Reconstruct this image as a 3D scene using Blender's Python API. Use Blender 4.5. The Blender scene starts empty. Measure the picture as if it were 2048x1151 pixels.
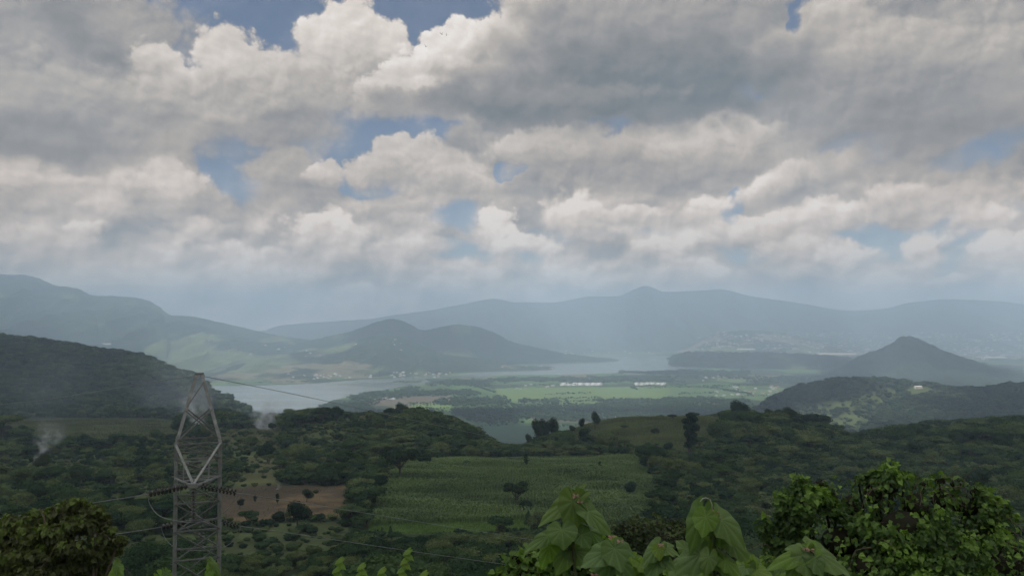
import bpy, bmesh, math, random
import numpy as np
from mathutils import Vector, Matrix, Euler
rng = np.random.default_rng(7)
random.seed(7)
S = bpy.context.scene
COL = S.collection
R = math.radians
CZ = 350.0                      # eye height above the lake
FPX, CX, HY = 1607.0, 1024.0, 640.0   # focal length, centre column and horizon row, in photograph pixels

def P(px, py, y):
    """point of the place that lies y metres ahead and is seen at (px, py)"""
    return Vector(((px-CX)/FPX*y, y, CZ+(HY-py)/FPX*y))

# ---------------------------------------------------------------- camera
cam = bpy.data.cameras.new('camera'); co = bpy.data.objects.new('camera', cam); COL.objects.link(co)
co.location = (0, 0, CZ); co.rotation_euler = (R(90), 0, 0)
cam.sensor_width = 36; cam.lens = 36*FPX/2048; cam.shift_y = (HY-575.5)/2048
cam.clip_start = 0.1; cam.clip_end = 200000
S.camera = co
# ---------------------------------------------------------------- render settings
S.view_settings.view_transform = 'Standard'; S.view_settings.look = 'None'
S.view_settings.exposure = 0; S.view_settings.gamma = 1
S.render.engine = 'CYCLES'
S.cycles.use_denoising = True
S.cycles.max_bounces = 6; S.cycles.diffuse_bounces = 3; S.cycles.glossy_bounces = 2
S.cycles.transmission_bounces = 3; S.cycles.volume_bounces = 2; S.cycles.transparent_max_bounces = 12
S.cycles.adaptive_threshold = 0.02
S.cycles.sample_clamp_indirect = 4
# ---------------------------------------------------------------- sun
SUN_EL, SUN_AZ = R(54), R(236)   # azimuth clockwise from +Y: the sun stands behind the left shoulder
sl = bpy.data.lights.new('sun', 'SUN'); sl.energy = 5.0; sl.angle = R(0.5); sl.color = (1, 0.95, 0.88)
so = bpy.data.objects.new('sun', sl); COL.objects.link(so)
SUND = Vector((math.sin(SUN_AZ)*math.cos(SUN_EL), math.cos(SUN_AZ)*math.cos(SUN_EL), math.sin(SUN_EL)))
so.rotation_euler = SUND.to_track_quat('Z', 'Y').to_euler(); so.location = (0, 0, 3000)

# ---------------------------------------------------------------- node helper
class NT:
    def __init__(s, nt): s.nt = nt; nt.nodes.clear()
    def n(s, typ, **kw):
        nd = s.nt.nodes.new(typ)
        for k, v in kw.items(): setattr(nd, k, v)
        return nd
    def put(s, sock, v):
        if v is None: return
        if hasattr(v, 'is_output') or hasattr(v, 'links'): s.nt.links.new(v, sock)
        else: sock.default_value = v
    def m(s, op, a, b=None, c=None, clamp=False):
        nd = s.n('ShaderNodeMath', operation=op, use_clamp=clamp)
        for i, v in enumerate((a, b, c)): s.put(nd.inputs[i], v)
        return nd.outputs[0]
    def v(s, op, a, b=None, sc=None):
        nd = s.n('ShaderNodeVectorMath', operation=op)
        s.put(nd.inputs[0], a); s.put(nd.inputs[1], b)
        if sc is not None: s.put(nd.inputs['Scale'], sc)
        return nd.outputs['Value'] if op in ('LENGTH', 'DOT_PRODUCT', 'DISTANCE') else nd.outputs[0]
    def noise(s, vec, scale, detail=3, rough=0.5, out=0, dist=0, dims='3D'):
        nd = s.n('ShaderNodeTexNoise', noise_dimensions=dims)
        s.put(nd.inputs['Vector'], vec); nd.inputs['Scale'].default_value = scale
        nd.inputs['Detail'].default_value = detail; nd.inputs['Roughness'].default_value = rough
        nd.inputs['Distortion'].default_value = dist
        return nd.outputs[out]
    def mr(s, v, a, b, c=0., d=1., smooth=False):
        nd = s.n('ShaderNodeMapRange', interpolation_type='SMOOTHSTEP' if smooth else 'LINEAR', clamp=not smooth)
        for i, x in enumerate((v, a, b, c, d)): s.put(nd.inputs[i], x)
        return nd.outputs[0]
    def ramp(s, fac, stops, interp='LINEAR'):
        nd = s.n('ShaderNodeValToRGB'); cr = nd.color_ramp; cr.interpolation = interp
        while len(cr.elements) < len(stops): cr.elements.new(0.5)
        for e, (p, c) in zip(cr.elements, stops): e.position = p; e.color = (*c, 1)
        s.put(nd.inputs[0], fac); return nd.outputs[0]
    def mix(s, f, a, b, typ='MIX'):
        nd = s.n('ShaderNodeMix', data_type='RGBA', blend_type=typ)
        s.put(nd.inputs[0], f)
        for i, x in ((6, a), (7, b)):
            if isinstance(x, tuple) and len(x) == 3: x = (*x, 1)
            s.put(nd.inputs[i], x)
        return nd.outputs[2]

# ---------------------------------------------------------------- world: Nishita sky with procedural cumulus
W = bpy.data.worlds.new('World'); S.world = W; W.use_nodes = True
w = NT(W.node_tree)
def px2ae(px, py):
    az = math.atan((px-CX)/FPX); el = math.atan((HY-py)/math.hypot(FPX, px-CX))
    return az*16.07, el*16.07          # about one unit per hundred photograph pixels
tc = w.n('ShaderNodeTexCoord').outputs['Generated']
sx = w.n('ShaderNodeSeparateXYZ'); w.put(sx.inputs[0], tc)
az = w.m('MULTIPLY', w.m('ARCTAN2', sx.outputs[0], sx.outputs[1]), 16.07)
el = w.m('MULTIPLY', w.m('ARCSINE', sx.outputs[2]), 16.07)
cb = w.n('ShaderNodeCombineXYZ'); w.put(cb.inputs[0], az); w.put(cb.inputs[1], el)
p0 = cb.outputs[0]
# domain warp: large lazy bends and small curls
wn = w.noise(p0, 0.8, 6, 0.6, out=1, dims='2D')
wv = w.v('MULTIPLY', w.v('SUBTRACT', wn, (0.5, 0.5, 0.5)), (0.9, 0.7, 0))
pw = w.v('ADD', p0, wv)
# cauliflower relief: rounded bumps with creases between them, seen from two nearby points
def bumps(vec, scale, detail):
    nd = w.n('ShaderNodeTexVoronoi', voronoi_dimensions='2D', feature='F1', normalize=True)
    w.put(nd.inputs['Vector'], vec); nd.inputs['Scale'].default_value = scale
    nd.inputs['Detail'].default_value = detail; nd.inputs['Roughness'].default_value = 0.42
    nd.inputs['Lacunarity'].default_value = 2.3
    return nd.outputs['Distance']
fl = w.v('ADD', w.v('MULTIPLY', p0, (1, 1.25, 1)), w.v('SCALE', wv, None, 0.45))
b1 = bumps(fl, 1.9, 4.0)
b2 = bumps(w.v('ADD', fl, (-0.07, 0.11, 0)), 1.9, 4.0)
n1 = w.noise(fl, 0.75, 4, 0.45, dims='2D')
n1u = w.noise(w.v('ADD', fl, (-0.10, 0.26, 0)), 0.75, 4, 0.45, dims='2D')
heap = w.m('SUBTRACT', n1, n1u)                      # >0 near the tops of the heaps
relief = w.m('ADD', w.m('MULTIPLY', w.m('SUBTRACT', b2, b1), 0.40), w.m('MULTIPLY', heap, 0.42))
n2 = w.noise(w.v('MULTIPLY', pw, (0.8, 1.1, 1)), 0.9, 3, 0.5, dims='2D')
#  blue gaps in the veil:  px py rx ry rotation weight softness
HOLES = [
 (600, -10, 320, 90, 0, -1.3, .25), (390, 90, 70, 85, 35, -1.2, .3), (560, 60, 75, 80, 0, -1.1, .3),
 (870, 30, 185, 80, 8, -1.3, .25), (705, 298, 112, 80, -20, -1.5, .3),
 (830, 262, 140, 24, -3, -.9, .5), (470, 325, 62, 82, 15, -.95, .4), (1603, 58, 36, 72, -8, -1.2, .4),
 (1513, 172, 36, 20, 0, -1.1, .5), (1217, 262, 60, 26, -5, -1.0, .5), (1020, 340, 26, 18, 0, -1.0, .4),
 (1700, 305, 85, 42, 15, -.7, .6), (912, 432, 65, 34, 0, -.6, .6), (1472, 412, 24, 34, 0, -1.0, .4),
 (1745, 490, 85, 40, 0, -.7, .6), (1905, 485, 50, 60, 10, -.7, .6), (140, 22, 44, 26, 25, -.9, .5),
 (1985, 285, 90, 28, 20, -.6, .6), (930, 505, 150, 22, 0, -.5, .7), (1290, 470, 190, 18, 2, -.55, .7),
 (100, 450, 150, 26, 0, -.3, .8), (1990, 430, 60, 30, 0, -.4, .7), (1480, 505, 80, 20, 0, -.5, .6)]
TURNED = {0: pw}
def turned(rot):
    if rot not in TURNED:
        c, n = math.cos(R(rot)), math.sin(R(rot))
        cc = w.n('ShaderNodeCombineXYZ')
        w.put(cc.inputs[0], w.v('DOT_PRODUCT', pw, (c, n, 0))); w.put(cc.inputs[1], w.v('DOT_PRODUCT', pw, (-n, c, 0)))
        TURNED[rot] = cc.outputs[0]
    return TURNED[rot]
for q in (-30, -15, 15, 30): turned(q)
def local(px, py, rx, ry, rot):
    rot = min((-30, -15, 0, 15, 30), key=lambda q: abs(q-rot))
    a, e = px2ae(px, py); c, n = math.cos(R(rot)), math.sin(R(rot))
    a, e = a*c+e*n, -a*n+e*c
    nd = w.n('ShaderNodeVectorMath', operation='MULTIPLY_ADD'); w.put(nd.inputs[0], turned(rot))
    nd.inputs[1].default_value = (100/rx, 100/ry, 0); nd.inputs[2].default_value = (-a*100/rx, -e*100/ry, 0)
    return nd.outputs[0]
cov = w.m('ADD', 0.50, w.m('MULTIPLY', w.m('SUBTRACT', n1, 0.5), 1.2))
for (px, py, rx, ry, rot, wt, soft) in HOLES:
    cov = w.m('ADD', cov, w.mr(w.v('LENGTH', local(px, py, rx, ry, rot)), 1+soft, 1-soft, 0, wt, True))
alpha = w.mr(cov, -0.20, 0.25, 0, 1, True)
tone = w.m('ADD', 0.415, w.m('ADD', w.m('MULTIPLY', w.m('SUBTRACT', n2, 0.5), 0.34), w.m('MULTIPLY', heap, 0.5)))
bump_d = w.m('MULTIPLY', w.m('SUBTRACT', b1, 0.36), 0.95)
#  heaps of cumulus, far and low ones first:  px py rx ry rotation  tone of crown  tone of base  edge softness
HEAPS = [
 (1400,548,70,26,0,.60,.45,.5),(1320,506,60,26,0,.62,.46,.5),(1580,500,90,26,0,.58,.45,.5),(1690,515,60,24,0,.60,.45,.5),(1890,565,40,14,0,.56,.46,.6),
 (1850,502,52,42,0,.67,.47,.4),(2010,508,60,36,0,.66,.48,.4),(1060,492,75,22,0,.62,.46,.5),(985,466,44,48,-35,.74,.5,.3),(700,595,46,24,0,.58,.47,.7),
 (90,482,90,22,0,.52,.44,.6),(170,456,46,20,0,.6,.45,.5),(380,452,50,24,0,.58,.44,.5),(500,506,90,20,0,.56,.44,.6),(820,500,90,26,0,.52,.44,.6),(645,468,76,46,0,.72,.46,.4),
 (1425,432,52,42,0,.64,.46,.35),(1640,438,160,32,0,.65,.45,.35),(1800,392,66,38,20,.63,.46,.4),(1920,398,120,42,0,.5,.42,.5),(1960,446,60,34,0,.58,.45,.5),
 (1140,432,74,56,0,.72,.43,.4),(1250,432,100,24,0,.60,.43,.5),
 (150,388,90,42,0,.54,.42,.6),(30,358,90,52,0,.62,.42,.5),(215,412,60,28,0,.56,.42,.5),(330,378,72,58,0,.68,.40,.4),
 (572,352,80,60,10,.47,.33,.4),(650,348,34,30,0,.68,.5,.25),(720,352,36,30,0,.68,.5,.2),(810,330,96,50,8,.70,.44,.22),(905,350,90,50,0,.68,.42,.3),
 (960,285,70,34,0,.46,.38,.4),(1110,300,130,56,0,.68,.42,.25),(1270,305,120,50,0,.64,.40,.35),(1440,302,150,64,0,.76,.40,.35),(1610,358,130,44,8,.70,.30,.35),
 (1830,190,300,140,0,.47,.38,.6),(1900,110,220,80,-15,.57,.42,.6),(1560,130,80,66,0,.56,.44,.4),(1655,80,70,120,-8,.68,.45,.3),(1790,92,120,52,-5,.64,.5,.7),(1990,140,60,60,0,.62,.48,.6),(1850,246,190,40,0,.34,.28,.7),
 (130,90,250,130,0,.47,.38,.4),(225,72,130,64,-25,.52,.33,.4),(90,205,300,80,0,.55,.42,.6),(60,276,240,42,0,.33,.27,.7),
 (330,158,75,62,-10,.78,.52,.22),(480,160,92,88,0,.84,.5,.2),(540,150,70,64,0,.78,.52,.22),(700,110,118,98,5,.88,.5,.18),(585,200,142,96,0,.70,.42,.4),(400,225,150,80,0,.66,.42,.5),(565,262,120,34,0,.43,.37,.6),
 (1060,60,66,90,-10,.72,.50,.3),(1110,30,46,70,0,.74,.46,.4),(980,100,100,66,20,.88,.5,.2),(880,140,135,80,28,.97,.46,.18),(800,195,86,56,20,.88,.48,.25),
 (1260,50,260,90,0,.48,.38,.5),(1300,170,300,95,6,.26,.14,.7),(1060,205,330,36,5,.36,.22,.6)]
cc = w.n('ShaderNodeCombineXYZ'); w.put(cc.inputs[0], tone); w.put(cc.inputs[1], alpha); ta = cc.outputs[0]
for (px, py, rx, ry, rot, hi, lo, soft) in HEAPS:
    lc = local(px, py, rx, ry, rot)
    vv = w.v('DOT_PRODUCT', lc, (0, 1, 0))
    d = w.m('ADD', w.v('LENGTH', lc), bump_d)
    sf = w.mr(vv, -0.6, 0.6, soft*.8+0.30, soft*.65, True)          # crisp crowns, melting bases
    a = w.mr(d, w.m('MULTIPLY_ADD', sf, 0.35, 1.0), w.m('MULTIPLY_ADD', sf, -1.1, 1.0), 0, 1, True)
    th = w.mr(vv, -0.65, 0.65, lo, hi, True)
    cc = w.n('ShaderNodeCombineXYZ'); w.put(cc.inputs[0], w.m('MULTIPLY', th, a)); w.put(cc.inputs[1], a)
    ta = w.v('ADD', w.v('SCALE', ta, None, w.m('SUBTRACT', 1.0, a)), cc.outputs[0])   # (tone, cover) laid over what lies behind
sp = w.n('ShaderNodeSeparateXYZ'); w.put(sp.inputs[0], ta); tone, alpha = sp.outputs[0], sp.outputs[1]
tone = w.m('ADD', tone, w.m('MULTIPLY', relief, w.mr(tone, 0.25, 0.7, 0.5, 1.15)))
# low over the horizon only the contrast that survives the haze is seen
kk = w.mr(el, 0.2, 3.8, 2.0, 0.92, True)
tone = w.m('ADD', w.m('MULTIPLY', w.m('SUBTRACT', tone, 0.43), kk), w.mr(el, 0.2, 4.6, 0.78, 0.44, True))
ccol = w.ramp(tone, [(0.0, (.135, .165, .185)), (0.22, (.20, .228, .25)), (0.42, (.365, .358, .36)), (0.62, (.58, .535, .49)), (0.85, (.88, .80, .735)), (1.0, (1.05, 1.0, .95))])
ccol = w.mix(1.0, ccol, w.mix(w.mr(el, 0.3, 4.2, 1, 0, True), (1, 1, 1), (1.2, 1.06, .94)), 'MULTIPLY')    # low cloud tinted warmer to offset the blue haze
sky = w.n('ShaderNodeTexSky', sky_type='NISHITA'); sky.sun_disc = False
sky.sun_elevation = SUN_EL; sky.sun_rotation = SUN_AZ; sky.altitude = 1500; sky.dust_density = 2.0; sky.ozone_density = 2.0
skc = w.mix(1.0, sky.outputs[0], (1.0, 1.0, 1.0), 'MULTIPLY')
cloudc = w.mix(1.0, ccol, (10.0, 10.0, 10.0), 'MULTIPLY')
up = w.mr(sx.outputs[2], -0.03, 0.0, 0, 1)
skyc = w.mix(w.m('MULTIPLY_ADD', alpha, .80, .20), skc, cloudc)      # a thin high veil pales the gaps
bg = w.n('ShaderNodeBackground'); w.put(bg.inputs[0], skyc); bg.inputs[1].default_value = 0.1
wo = w.n('ShaderNodeOutputWorld'); w.put(wo.inputs[0], bg.outputs[0])
W.cycles.sampling_method = 'MANUAL'; W.cycles.sample_map_resolution = 512

# ================================================================ helpers for objects
def tag(o, label=None, cat=None, group=None, kind=None):
    if label: o['label'] = label
    if cat: o['category'] = cat
    if group: o['group'] = group
    if kind: o['kind'] = kind
    return o
def empty(name, loc, rz=0.0):
    o = bpy.data.objects.new(name, None); COL.objects.link(o); o.location = loc; o.rotation_euler = (0, 0, rz)
    o.empty_display_size = 0.5
    return o
def mesh_np(name, V, F, smooth=True, mats=(), attrs=None, midx=None):
    """a mesh from numpy arrays; F may be one (n,k) array or a list of them"""
    me = bpy.data.meshes.new(name)
    V = np.asarray(V, dtype=np.float32).reshape(-1, 3)
    Fs = [np.asarray(f, dtype=np.int32) for f in (F if isinstance(F, list) else [F]) if len(f)]
    me.vertices.add(len(V)); me.vertices.foreach_set('co', V.ravel())
    tot = np.concatenate([np.full(len(f), f.shape[1], dtype=np.int32) for f in Fs])
    idx = np.concatenate([f.ravel() for f in Fs])
    me.loops.add(len(idx)); me.loops.foreach_set('vertex_index', idx)
    me.polygons.add(len(tot)); st = np.concatenate([[0], np.cumsum(tot)[:-1]]).astype(np.int32)
    me.polygons.foreach_set('loop_start', st); me.polygons.foreach_set('loop_total', tot)
    if midx is not None: me.polygons.foreach_set('material_index', np.asarray(midx, dtype=np.int32))
    me.update(calc_edges=True); me.validate()
    me.polygons.foreach_set('use_smooth', np.full(len(me.polygons), bool(smooth)))
    for k, a in (attrs or {}).items():
        a = np.asarray(a, dtype=np.float32)
        if a.ndim == 1:
            at = me.attributes.new(k, 'FLOAT', 'POINT'); at.data.foreach_set('value', a)
        else:
            at = me.attributes.new(k, 'FLOAT_COLOR', 'POINT')
            at.data.foreach_set('color', np.concatenate([a, np.ones((len(a), 1), np.float32)], 1).ravel())
    for m in mats: me.materials.append(m)
    return me
def link(name, me, parent=None):
    o = bpy.data.objects.new(name, me); COL.objects.link(o)
    if parent is not None: o.parent = parent
    return o
def material(name):
    m = bpy.data.materials.new(name); m.use_nodes = True
    return m, NT(m.node_tree)
def finish(t, bsdf, vol=None, disp=None):
    o = t.n('ShaderNodeOutputMaterial')
    if bsdf is not None: t.nt.links.new(bsdf, o.inputs[0])
    if vol is not None: t.nt.links.new(vol, o.inputs[1])
def bump(t, h, strength, dist):
    b = t.n('ShaderNodeBump'); b.inputs['Strength'].default_value = strength; b.inputs['Distance'].default_value = dist
    t.put(b.inputs['Height'], h); return b.outputs[0]
def principled(t, col, rough=0.9, normal=None, spec=0.2, metal=0.0):
    p = t.n('ShaderNodeBsdfPrincipled'); t.put(p.inputs['Base Color'], col if not (isinstance(col, tuple) and len(col) == 3) else (*col, 1))
    t.put(p.inputs['Roughness'], rough); t.put(p.inputs['Specular IOR Level'], spec); t.put(p.inputs['Metallic'], metal)
    if normal is not None: t.put(p.inputs['Normal'], normal)
    return p.outputs[0]
def simple(name, col, rough=0.8, var=0.25, scale=3.0, spec=0.2, metal=0.0):
    m, t = material(name)
    tc = t.n('ShaderNodeTexCoord').outputs['Object']
    n = t.noise(tc, scale, 4, 0.6)
    c = t.mix(n, tuple(x*(1-var) for x in col), tuple(min(1, x*(1+var)) for x in col))
    finish(t, principled(t, c, rough, bump(t, n, 0.2, 0.02), spec, metal)); return m
def smoothst(x, a, b):
    t = np.clip((x-a)/(b-a), 0, 1); return t*t*(3-2*t)
# value noise for arrays
_perm = rng.random((256, 256))
def vnoise(x, y):
    xi = np.floor(x).astype(np.int64); yi = np.floor(y).astype(np.int64); fx = x-xi; fy = y-yi
    fx = fx*fx*(3-2*fx); fy = fy*fy*(3-2*fy)
    g = lambda i, j: _perm[i % 256, j % 256]
    return (g(xi, yi)*(1-fx)+g(xi+1, yi)*fx)*(1-fy)+(g(xi, yi+1)*(1-fx)+g(xi+1, yi+1)*fx)*fy
def fbm(x, y, o=4, r=0.5):
    s = 0; a = 1; t = 0
    for i in range(o):
        s = s+a*vnoise(x*2**i+17.3*i, y*2**i+5.1*i); t += a; a *= r
    return s/t
def inpoly(px, py, poly):
    c = np.zeros(px.shape, bool); n = len(poly)
    for i in range(n):
        x1, y1 = poly[i]; x2, y2 = poly[(i+1) % n]
        if y1 == y2: continue
        c ^= ((y1 > py) != (y2 > py)) & (px < (x2-x1)*(py-y1)/(y2-y1)+x1)
    return c

# ================================================================ relief of the ground near the camera
# rows of the table: metres ahead; columns: photograph column; entries: photograph row at which the bare ground there is seen
COLS = np.array([-600, 0, 250, 380, 450, 540, 600, 700, 800, 900, 980, 1040, 1100, 1180, 1250, 1400, 1500, 1560, 1600, 1690, 1770, 1850, 1950, 2048, 2700], float)
Q = None      # plain
T = [
 (2,   [2006]*25), (8, [1700]*25), (30, [1460]*25), (80, [1320]*25),
 (160, [1140,1142,1145,1150,1150,1150,1150,1150,1150,1150,1150,1150,1150,1150,1150,1152,1155,1156,1158,1160,1160,1160,1160,1158,1150]),
 (210, [1060,1065,1068,1068,1070,1070,1072,1073,1073,1073,1073,1073,1073,1074,1075,1080,1088,1092,1095,1100,1098,1094,1090,1088,1070]),
 (290, [ 985, 990, 990, 990, 990, 990, 990, 988, 986, 986, 986, 986, 986, 986, 988, 995,1012,1020,1025,1030,1025,1018,1010,1005, 990]),
 (400, [ 930, 938, 938, 938, 936, 932, 930, 926, 922, 921, 921, 921, 921, 920, 920, 925, 940, 950, 958, 966, 962, 956, 950, 946, 930]),
 (480, [ 900, 906, 906, 906, 904, 903, 900, 890, 892, 902, 912, 913, 906, 892, 882, 882, 890, 898, 906, 926, 920, 913, 908, 902, 890]),
 (560, [ 875, 882, 881, 879, 877, 870, 860, 848, 846, 866, 892, 898, 880, 850, 839, 839, 846, 850, 857, 896, 893, 886, 876, 866, 850]),
 (650, [ 855, 862, 864, 866, 866, 862, 845, 833, 834, 866, 915, 932, 905, 862, 847, 845, 841, 845, 852, 888, 886, 876, 868, 860, 840]),
 (800, [ 838, 842, 842, 844, 850, 856, 850, 850, 860, 910, 960, 975, 960, 920, 900, 880, 872, 872, 875, 884, 876, 863, 855, 847, 825]),
 (1000,[ 825, 836, 836, 842, 850, 870, 900, 930, 960,1000,1010,1010,1010,1005,1000, 990, 975, 955, 940, 920, 895, 880, 868, 860, 830]),
 (1300,[ 740, 786, 795, 812, 838, 870, 930,1000,   Q,   Q,   Q,   Q,   Q,   Q,   Q,   Q,1060,1050,1030, 985, 950, 930, 915, 905, 850]),
 (1700,[ 640, 679, 710, 752, 795, 848, 900,   Q,   Q,   Q,   Q,   Q,   Q,   Q,   Q,   Q,   Q, 965, 955, 935, 915, 900, 890, 880, 840]),
 (1950,[ 650, 690, 728, 785, 842, 890,   Q,   Q,   Q,   Q,   Q,   Q,   Q,   Q,   Q,   Q,   Q, 918, 900, 872, 866, 862, 860, 855, 820]),
 (2200,[ 680, 720, 762, 825, 872,   Q,   Q,   Q,   Q,   Q,   Q,   Q,   Q,   Q,   Q,   Q, 886, 858, 836, 820, 816, 816, 815, 810, 790]),
 (2500,[ 720, 760, 802, 850,   Q,   Q,   Q,   Q,   Q,   Q,   Q,   Q,   Q,   Q,   Q,   Q, 832, 797, 777, 760, 759, 771, 784, 772, 760]),
 (2900,[ 770, 800, 826,   Q,   Q,   Q,   Q,   Q,   Q,   Q,   Q,   Q,   Q,   Q,   Q,   Q,   Q, 825, 815, 803, 800, 802, 803, 797, 790]),
 (3400,[Q]*25), (4200, [Q]*25)]
DEP = np.array([r[0] for r in T], float)
ZT = np.array([[0.0 if v is None else CZ-(v-HY)/FPX*d for v in row] for d, row in T])
ZT = np.maximum(ZT, 0.0)
def pchip_slopes(x, y):
    h = np.diff(x); shp = (len(h),)+(1,)*(y.ndim-1); d = np.diff(y, axis=0)/h.reshape(shp)
    m = np.zeros_like(y); w1 = (2*h[1:]+h[:-1]).reshape((-1,)+(1,)*(y.ndim-1)); w2 = (h[1:]+2*h[:-1]).reshape(w1.shape)
    with np.errstate(divide='ignore', invalid='ignore'):
        mm = (w1+w2)/(w1/d[:-1]+w2/d[1:])
    m[1:-1] = np.where(d[:-1]*d[1:] > 0, mm, 0); m[0] = d[0]; m[-1] = d[-1]
    return m
LD = np.log(DEP)
def herm(x, xs, y, m):
    i = np.clip(np.searchsorted(xs, x)-1, 0, len(xs)-2); h = xs[i+1]-xs[i]; t = np.clip((x-xs[i])/h, 0, 1)
    return i, h, t
MD = pchip_slopes(LD, ZT)                     # slopes along depth
MC = np.zeros_like(ZT); MC[:, 1:-1] = (ZT[:, 2:]-ZT[:, :-2])/(COLS[2:]-COLS[:-2])   # slopes across columns
MC2 = MC*0.6
def Hbase(px, y):
    ly = np.log(np.clip(y, 2, 4200)); px = np.clip(px, COLS[0], COLS[-1])
    i, h, t = herm(ly, LD, None, None); j, g, s = herm(px, COLS, None, None)
    h00, h10, h01, h11 = 2*t**3-3*t**2+1, t**3-2*t**2+t, -2*t**3+3*t**2, t**3-t**2
    s00, s10, s01, s11 = 2*s**3-3*s**2+1, s**3-2*s**2+s, -2*s**3+3*s**2, s**3-s**2
    def row(a, m, jj): return h00*a[i, jj]+h10*h*m[i, jj]+h01*a[i+1, jj]+h11*h*m[i+1, jj]
    def sl(jj): return (1-t)*MC2[i, jj]+t*MC2[i+1, jj]
    return s00*row(ZT, MD, j)+s10*g*sl(j)+s01*row(ZT, MD, j+1)+s11*g*sl(j+1)
def H(x, y):
    """height of the ground at world (x, y)"""
    x = np.asarray(x, float); y = np.asarray(y, float)
    azm = np.arctan2(x, y); r = np.hypot(x, y); azc = np.clip(azm, -0.80, 0.80)
    yy = np.maximum(r*np.cos(azc), 2.0); px = CX+FPX*np.tan(azc)
    z = Hbase(px, yy)
    rough = (fbm(x/70, y/70, 4)-0.5)*np.where(np.abs(yy-570) < 60, 3, 6)*smoothst(yy, 90, 500)*smoothst(z, 0.5, 30)
    rough += (fbm(x/260+9, y/260+3, 3)-0.5)*36*smoothst(yy, 900, 1500)*smoothst(z, 5, 60)*np.where(np.abs(yy-1700) < 250, .5, 1)
    z = z+rough
    behind = smoothst(np.abs(azm), 0.9, 2.2)     # the hillside goes on rising behind the viewer
    return z*(1-behind)+behind*(CZ-1.75+0.22*np.maximum(r-6, 0)*smoothst(-y, -1e9, 60)*np.clip(1-r/1500, 0, 1))*1.0

# land cover, by outlines on the ground
MAIZE = [(742,1050),(758,985),(792,922),(1000,916),(1292,914),(1318,990),(1302,1055),(1085,1040)]
GREEN = [(738,1066),(744,1036),(830,1028),(1000,1024),(1085,1022),(1062,1056),(900,1068)]
SOIL = [(425,1040),(438,978),(560,970),(702,970),(690,1030),(560,1040)]
KNOLL = [(1082,884),(1150,852),(1225,834),(1440,836),(1462,862),(1375,905),(1290,884),(1285,918),(1312,925),(1270,925),(1262,893),(1150,880)]
LEFTF = [(-700,836),(370,836),(372,868),(250,884),(130,872),(-700,876)]
MIDF = [(430,860),(562,852),(565,892),(470,888),(380,872)]
TOPF = [(690,846),(700,828),(760,824),(815,832),(812,852),(740,852)]
CLEAR = [(500,905),(560,905),(560,970),(470,968)]
RCLEAR = [(1760,872),(1900,868),(2060,878),(2060,884),(1900,880)]
HOUSEF = [(1812,776),(1832,772),(1856,774),(1872,783),(1846,789),(1824,792),(1814,784)]
HILLR = [(1545,838),(1620,812),(1700,790),(1780,774),(1800,790),(1760,812),(1722,862),(1640,852)]  # open pasture; its paler ground also paints in the faint sunlit patch
HILLL = [(395,752),(452,775),(535,830),(480,838),(436,812)]  # left slope, likewise lightened to paint in a sunlit patch
FIELDS = [(MAIZE,1,450),(GREEN,2,450),(SOIL,3,450),(KNOLL,4,640),(LEFTF,4,1000),(MIDF,5,800),(TOPF,5,720),(CLEAR,5,460),(RCLEAR,5,800),(HOUSEF,6,2700),(HILLR,6,2650),(HILLL,6,1900)]
def cover(x, y, z=None):
    x = np.asarray(x, float); y = np.asarray(y, float)
    z = H(x, y) if z is None else z
    ys = np.maximum(y, 1); px = CX+FPX*x/ys; py = HY-FPX*(z-CZ)/ys
    c = np.zeros(x.shape, int); j1 = fbm(x/11, y/11, 3)-.5; j2 = fbm(x/9+50, y/13, 3)-.5
    px = px+j1*14*np.clip(300/ys, .3, 1); py = py+j2*7*np.clip(300/ys, .3, 1)
    for poly, k, dmax in FIELDS:
        c[inpoly(px, py, poly) & (y < dmax) & (y > {2700: 2100, 2650: 1950, 1900: 1150}.get(dmax, 150)) & (c == 0)] = k
    n = fbm(x/38+3, y/38, 3)
    scr = (px < 700) & (y < 640) & (y > 92) & (c == 0) & (n > np.where((px > 430) & (y < 245), .36, .41))
    c[scr] = 6                                    # open scrub
    return c

# ---------------------------------------------------------------- the ground sheet
AZ = np.unique(np.concatenate([np.linspace(-math.pi, -0.72, 26), np.linspace(-0.72, 0.72, 760), np.linspace(0.72, math.pi, 26)]))
invd = np.linspace(1/2600, 1/9000, 190)
RR = np.unique(np.concatenate([np.geomspace(1.5, 60, 36), np.geomspace(60, 2600, 330), 1/invd, np.geomspace(9000, 16400, 50)]))
A_, R_ = np.meshgrid(AZ, RR)
GX, GY = R_*np.sin(A_), R_*np.cos(A_)
GZ = H(GX, GY)
na = len(AZ); nr = len(RR)
V = np.stack([GX, GY, GZ], -1).reshape(-1, 3)
ii, jj = np.meshgrid(np.arange(nr-1), np.arange(na-1), indexing='ij'); a0 = (ii*na+jj).ravel()
F = np.stack([a0, a0+1, a0+na+1, a0+na], 1)[:, ::-1]
cv = cover(V[:, 0], V[:, 1], V[:, 2])
pal = np.array([(.030,.045,.020),(.084,.128,.044),(.080,.150,.036),(.082,.066,.044),(.082,.108,.045),(.098,.108,.045),(.076,.100,.042)])
colr = pal[cv]
gx, gy = V[:, 0], V[:, 1]
nz = fbm(gx/22, gy/22, 4)[:, None]
colr = colr*(0.55+0.9*nz)
grassy = (cv == 6)[:, None]*smoothst(fbm(gx/60+40, gy/60, 2), .5, .7)[:, None]
colr = colr*(1-grassy)+grassy*np.array([.085, .11, .04])
soil2 = ((cv == 3)*smoothst(fbm(gx/14+4, gy/9, 3)+(gx+62)/160, .45, .6))[:, None]
colr = colr*(1-soil2)+soil2*np.array([.165, .12, .065])
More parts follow.
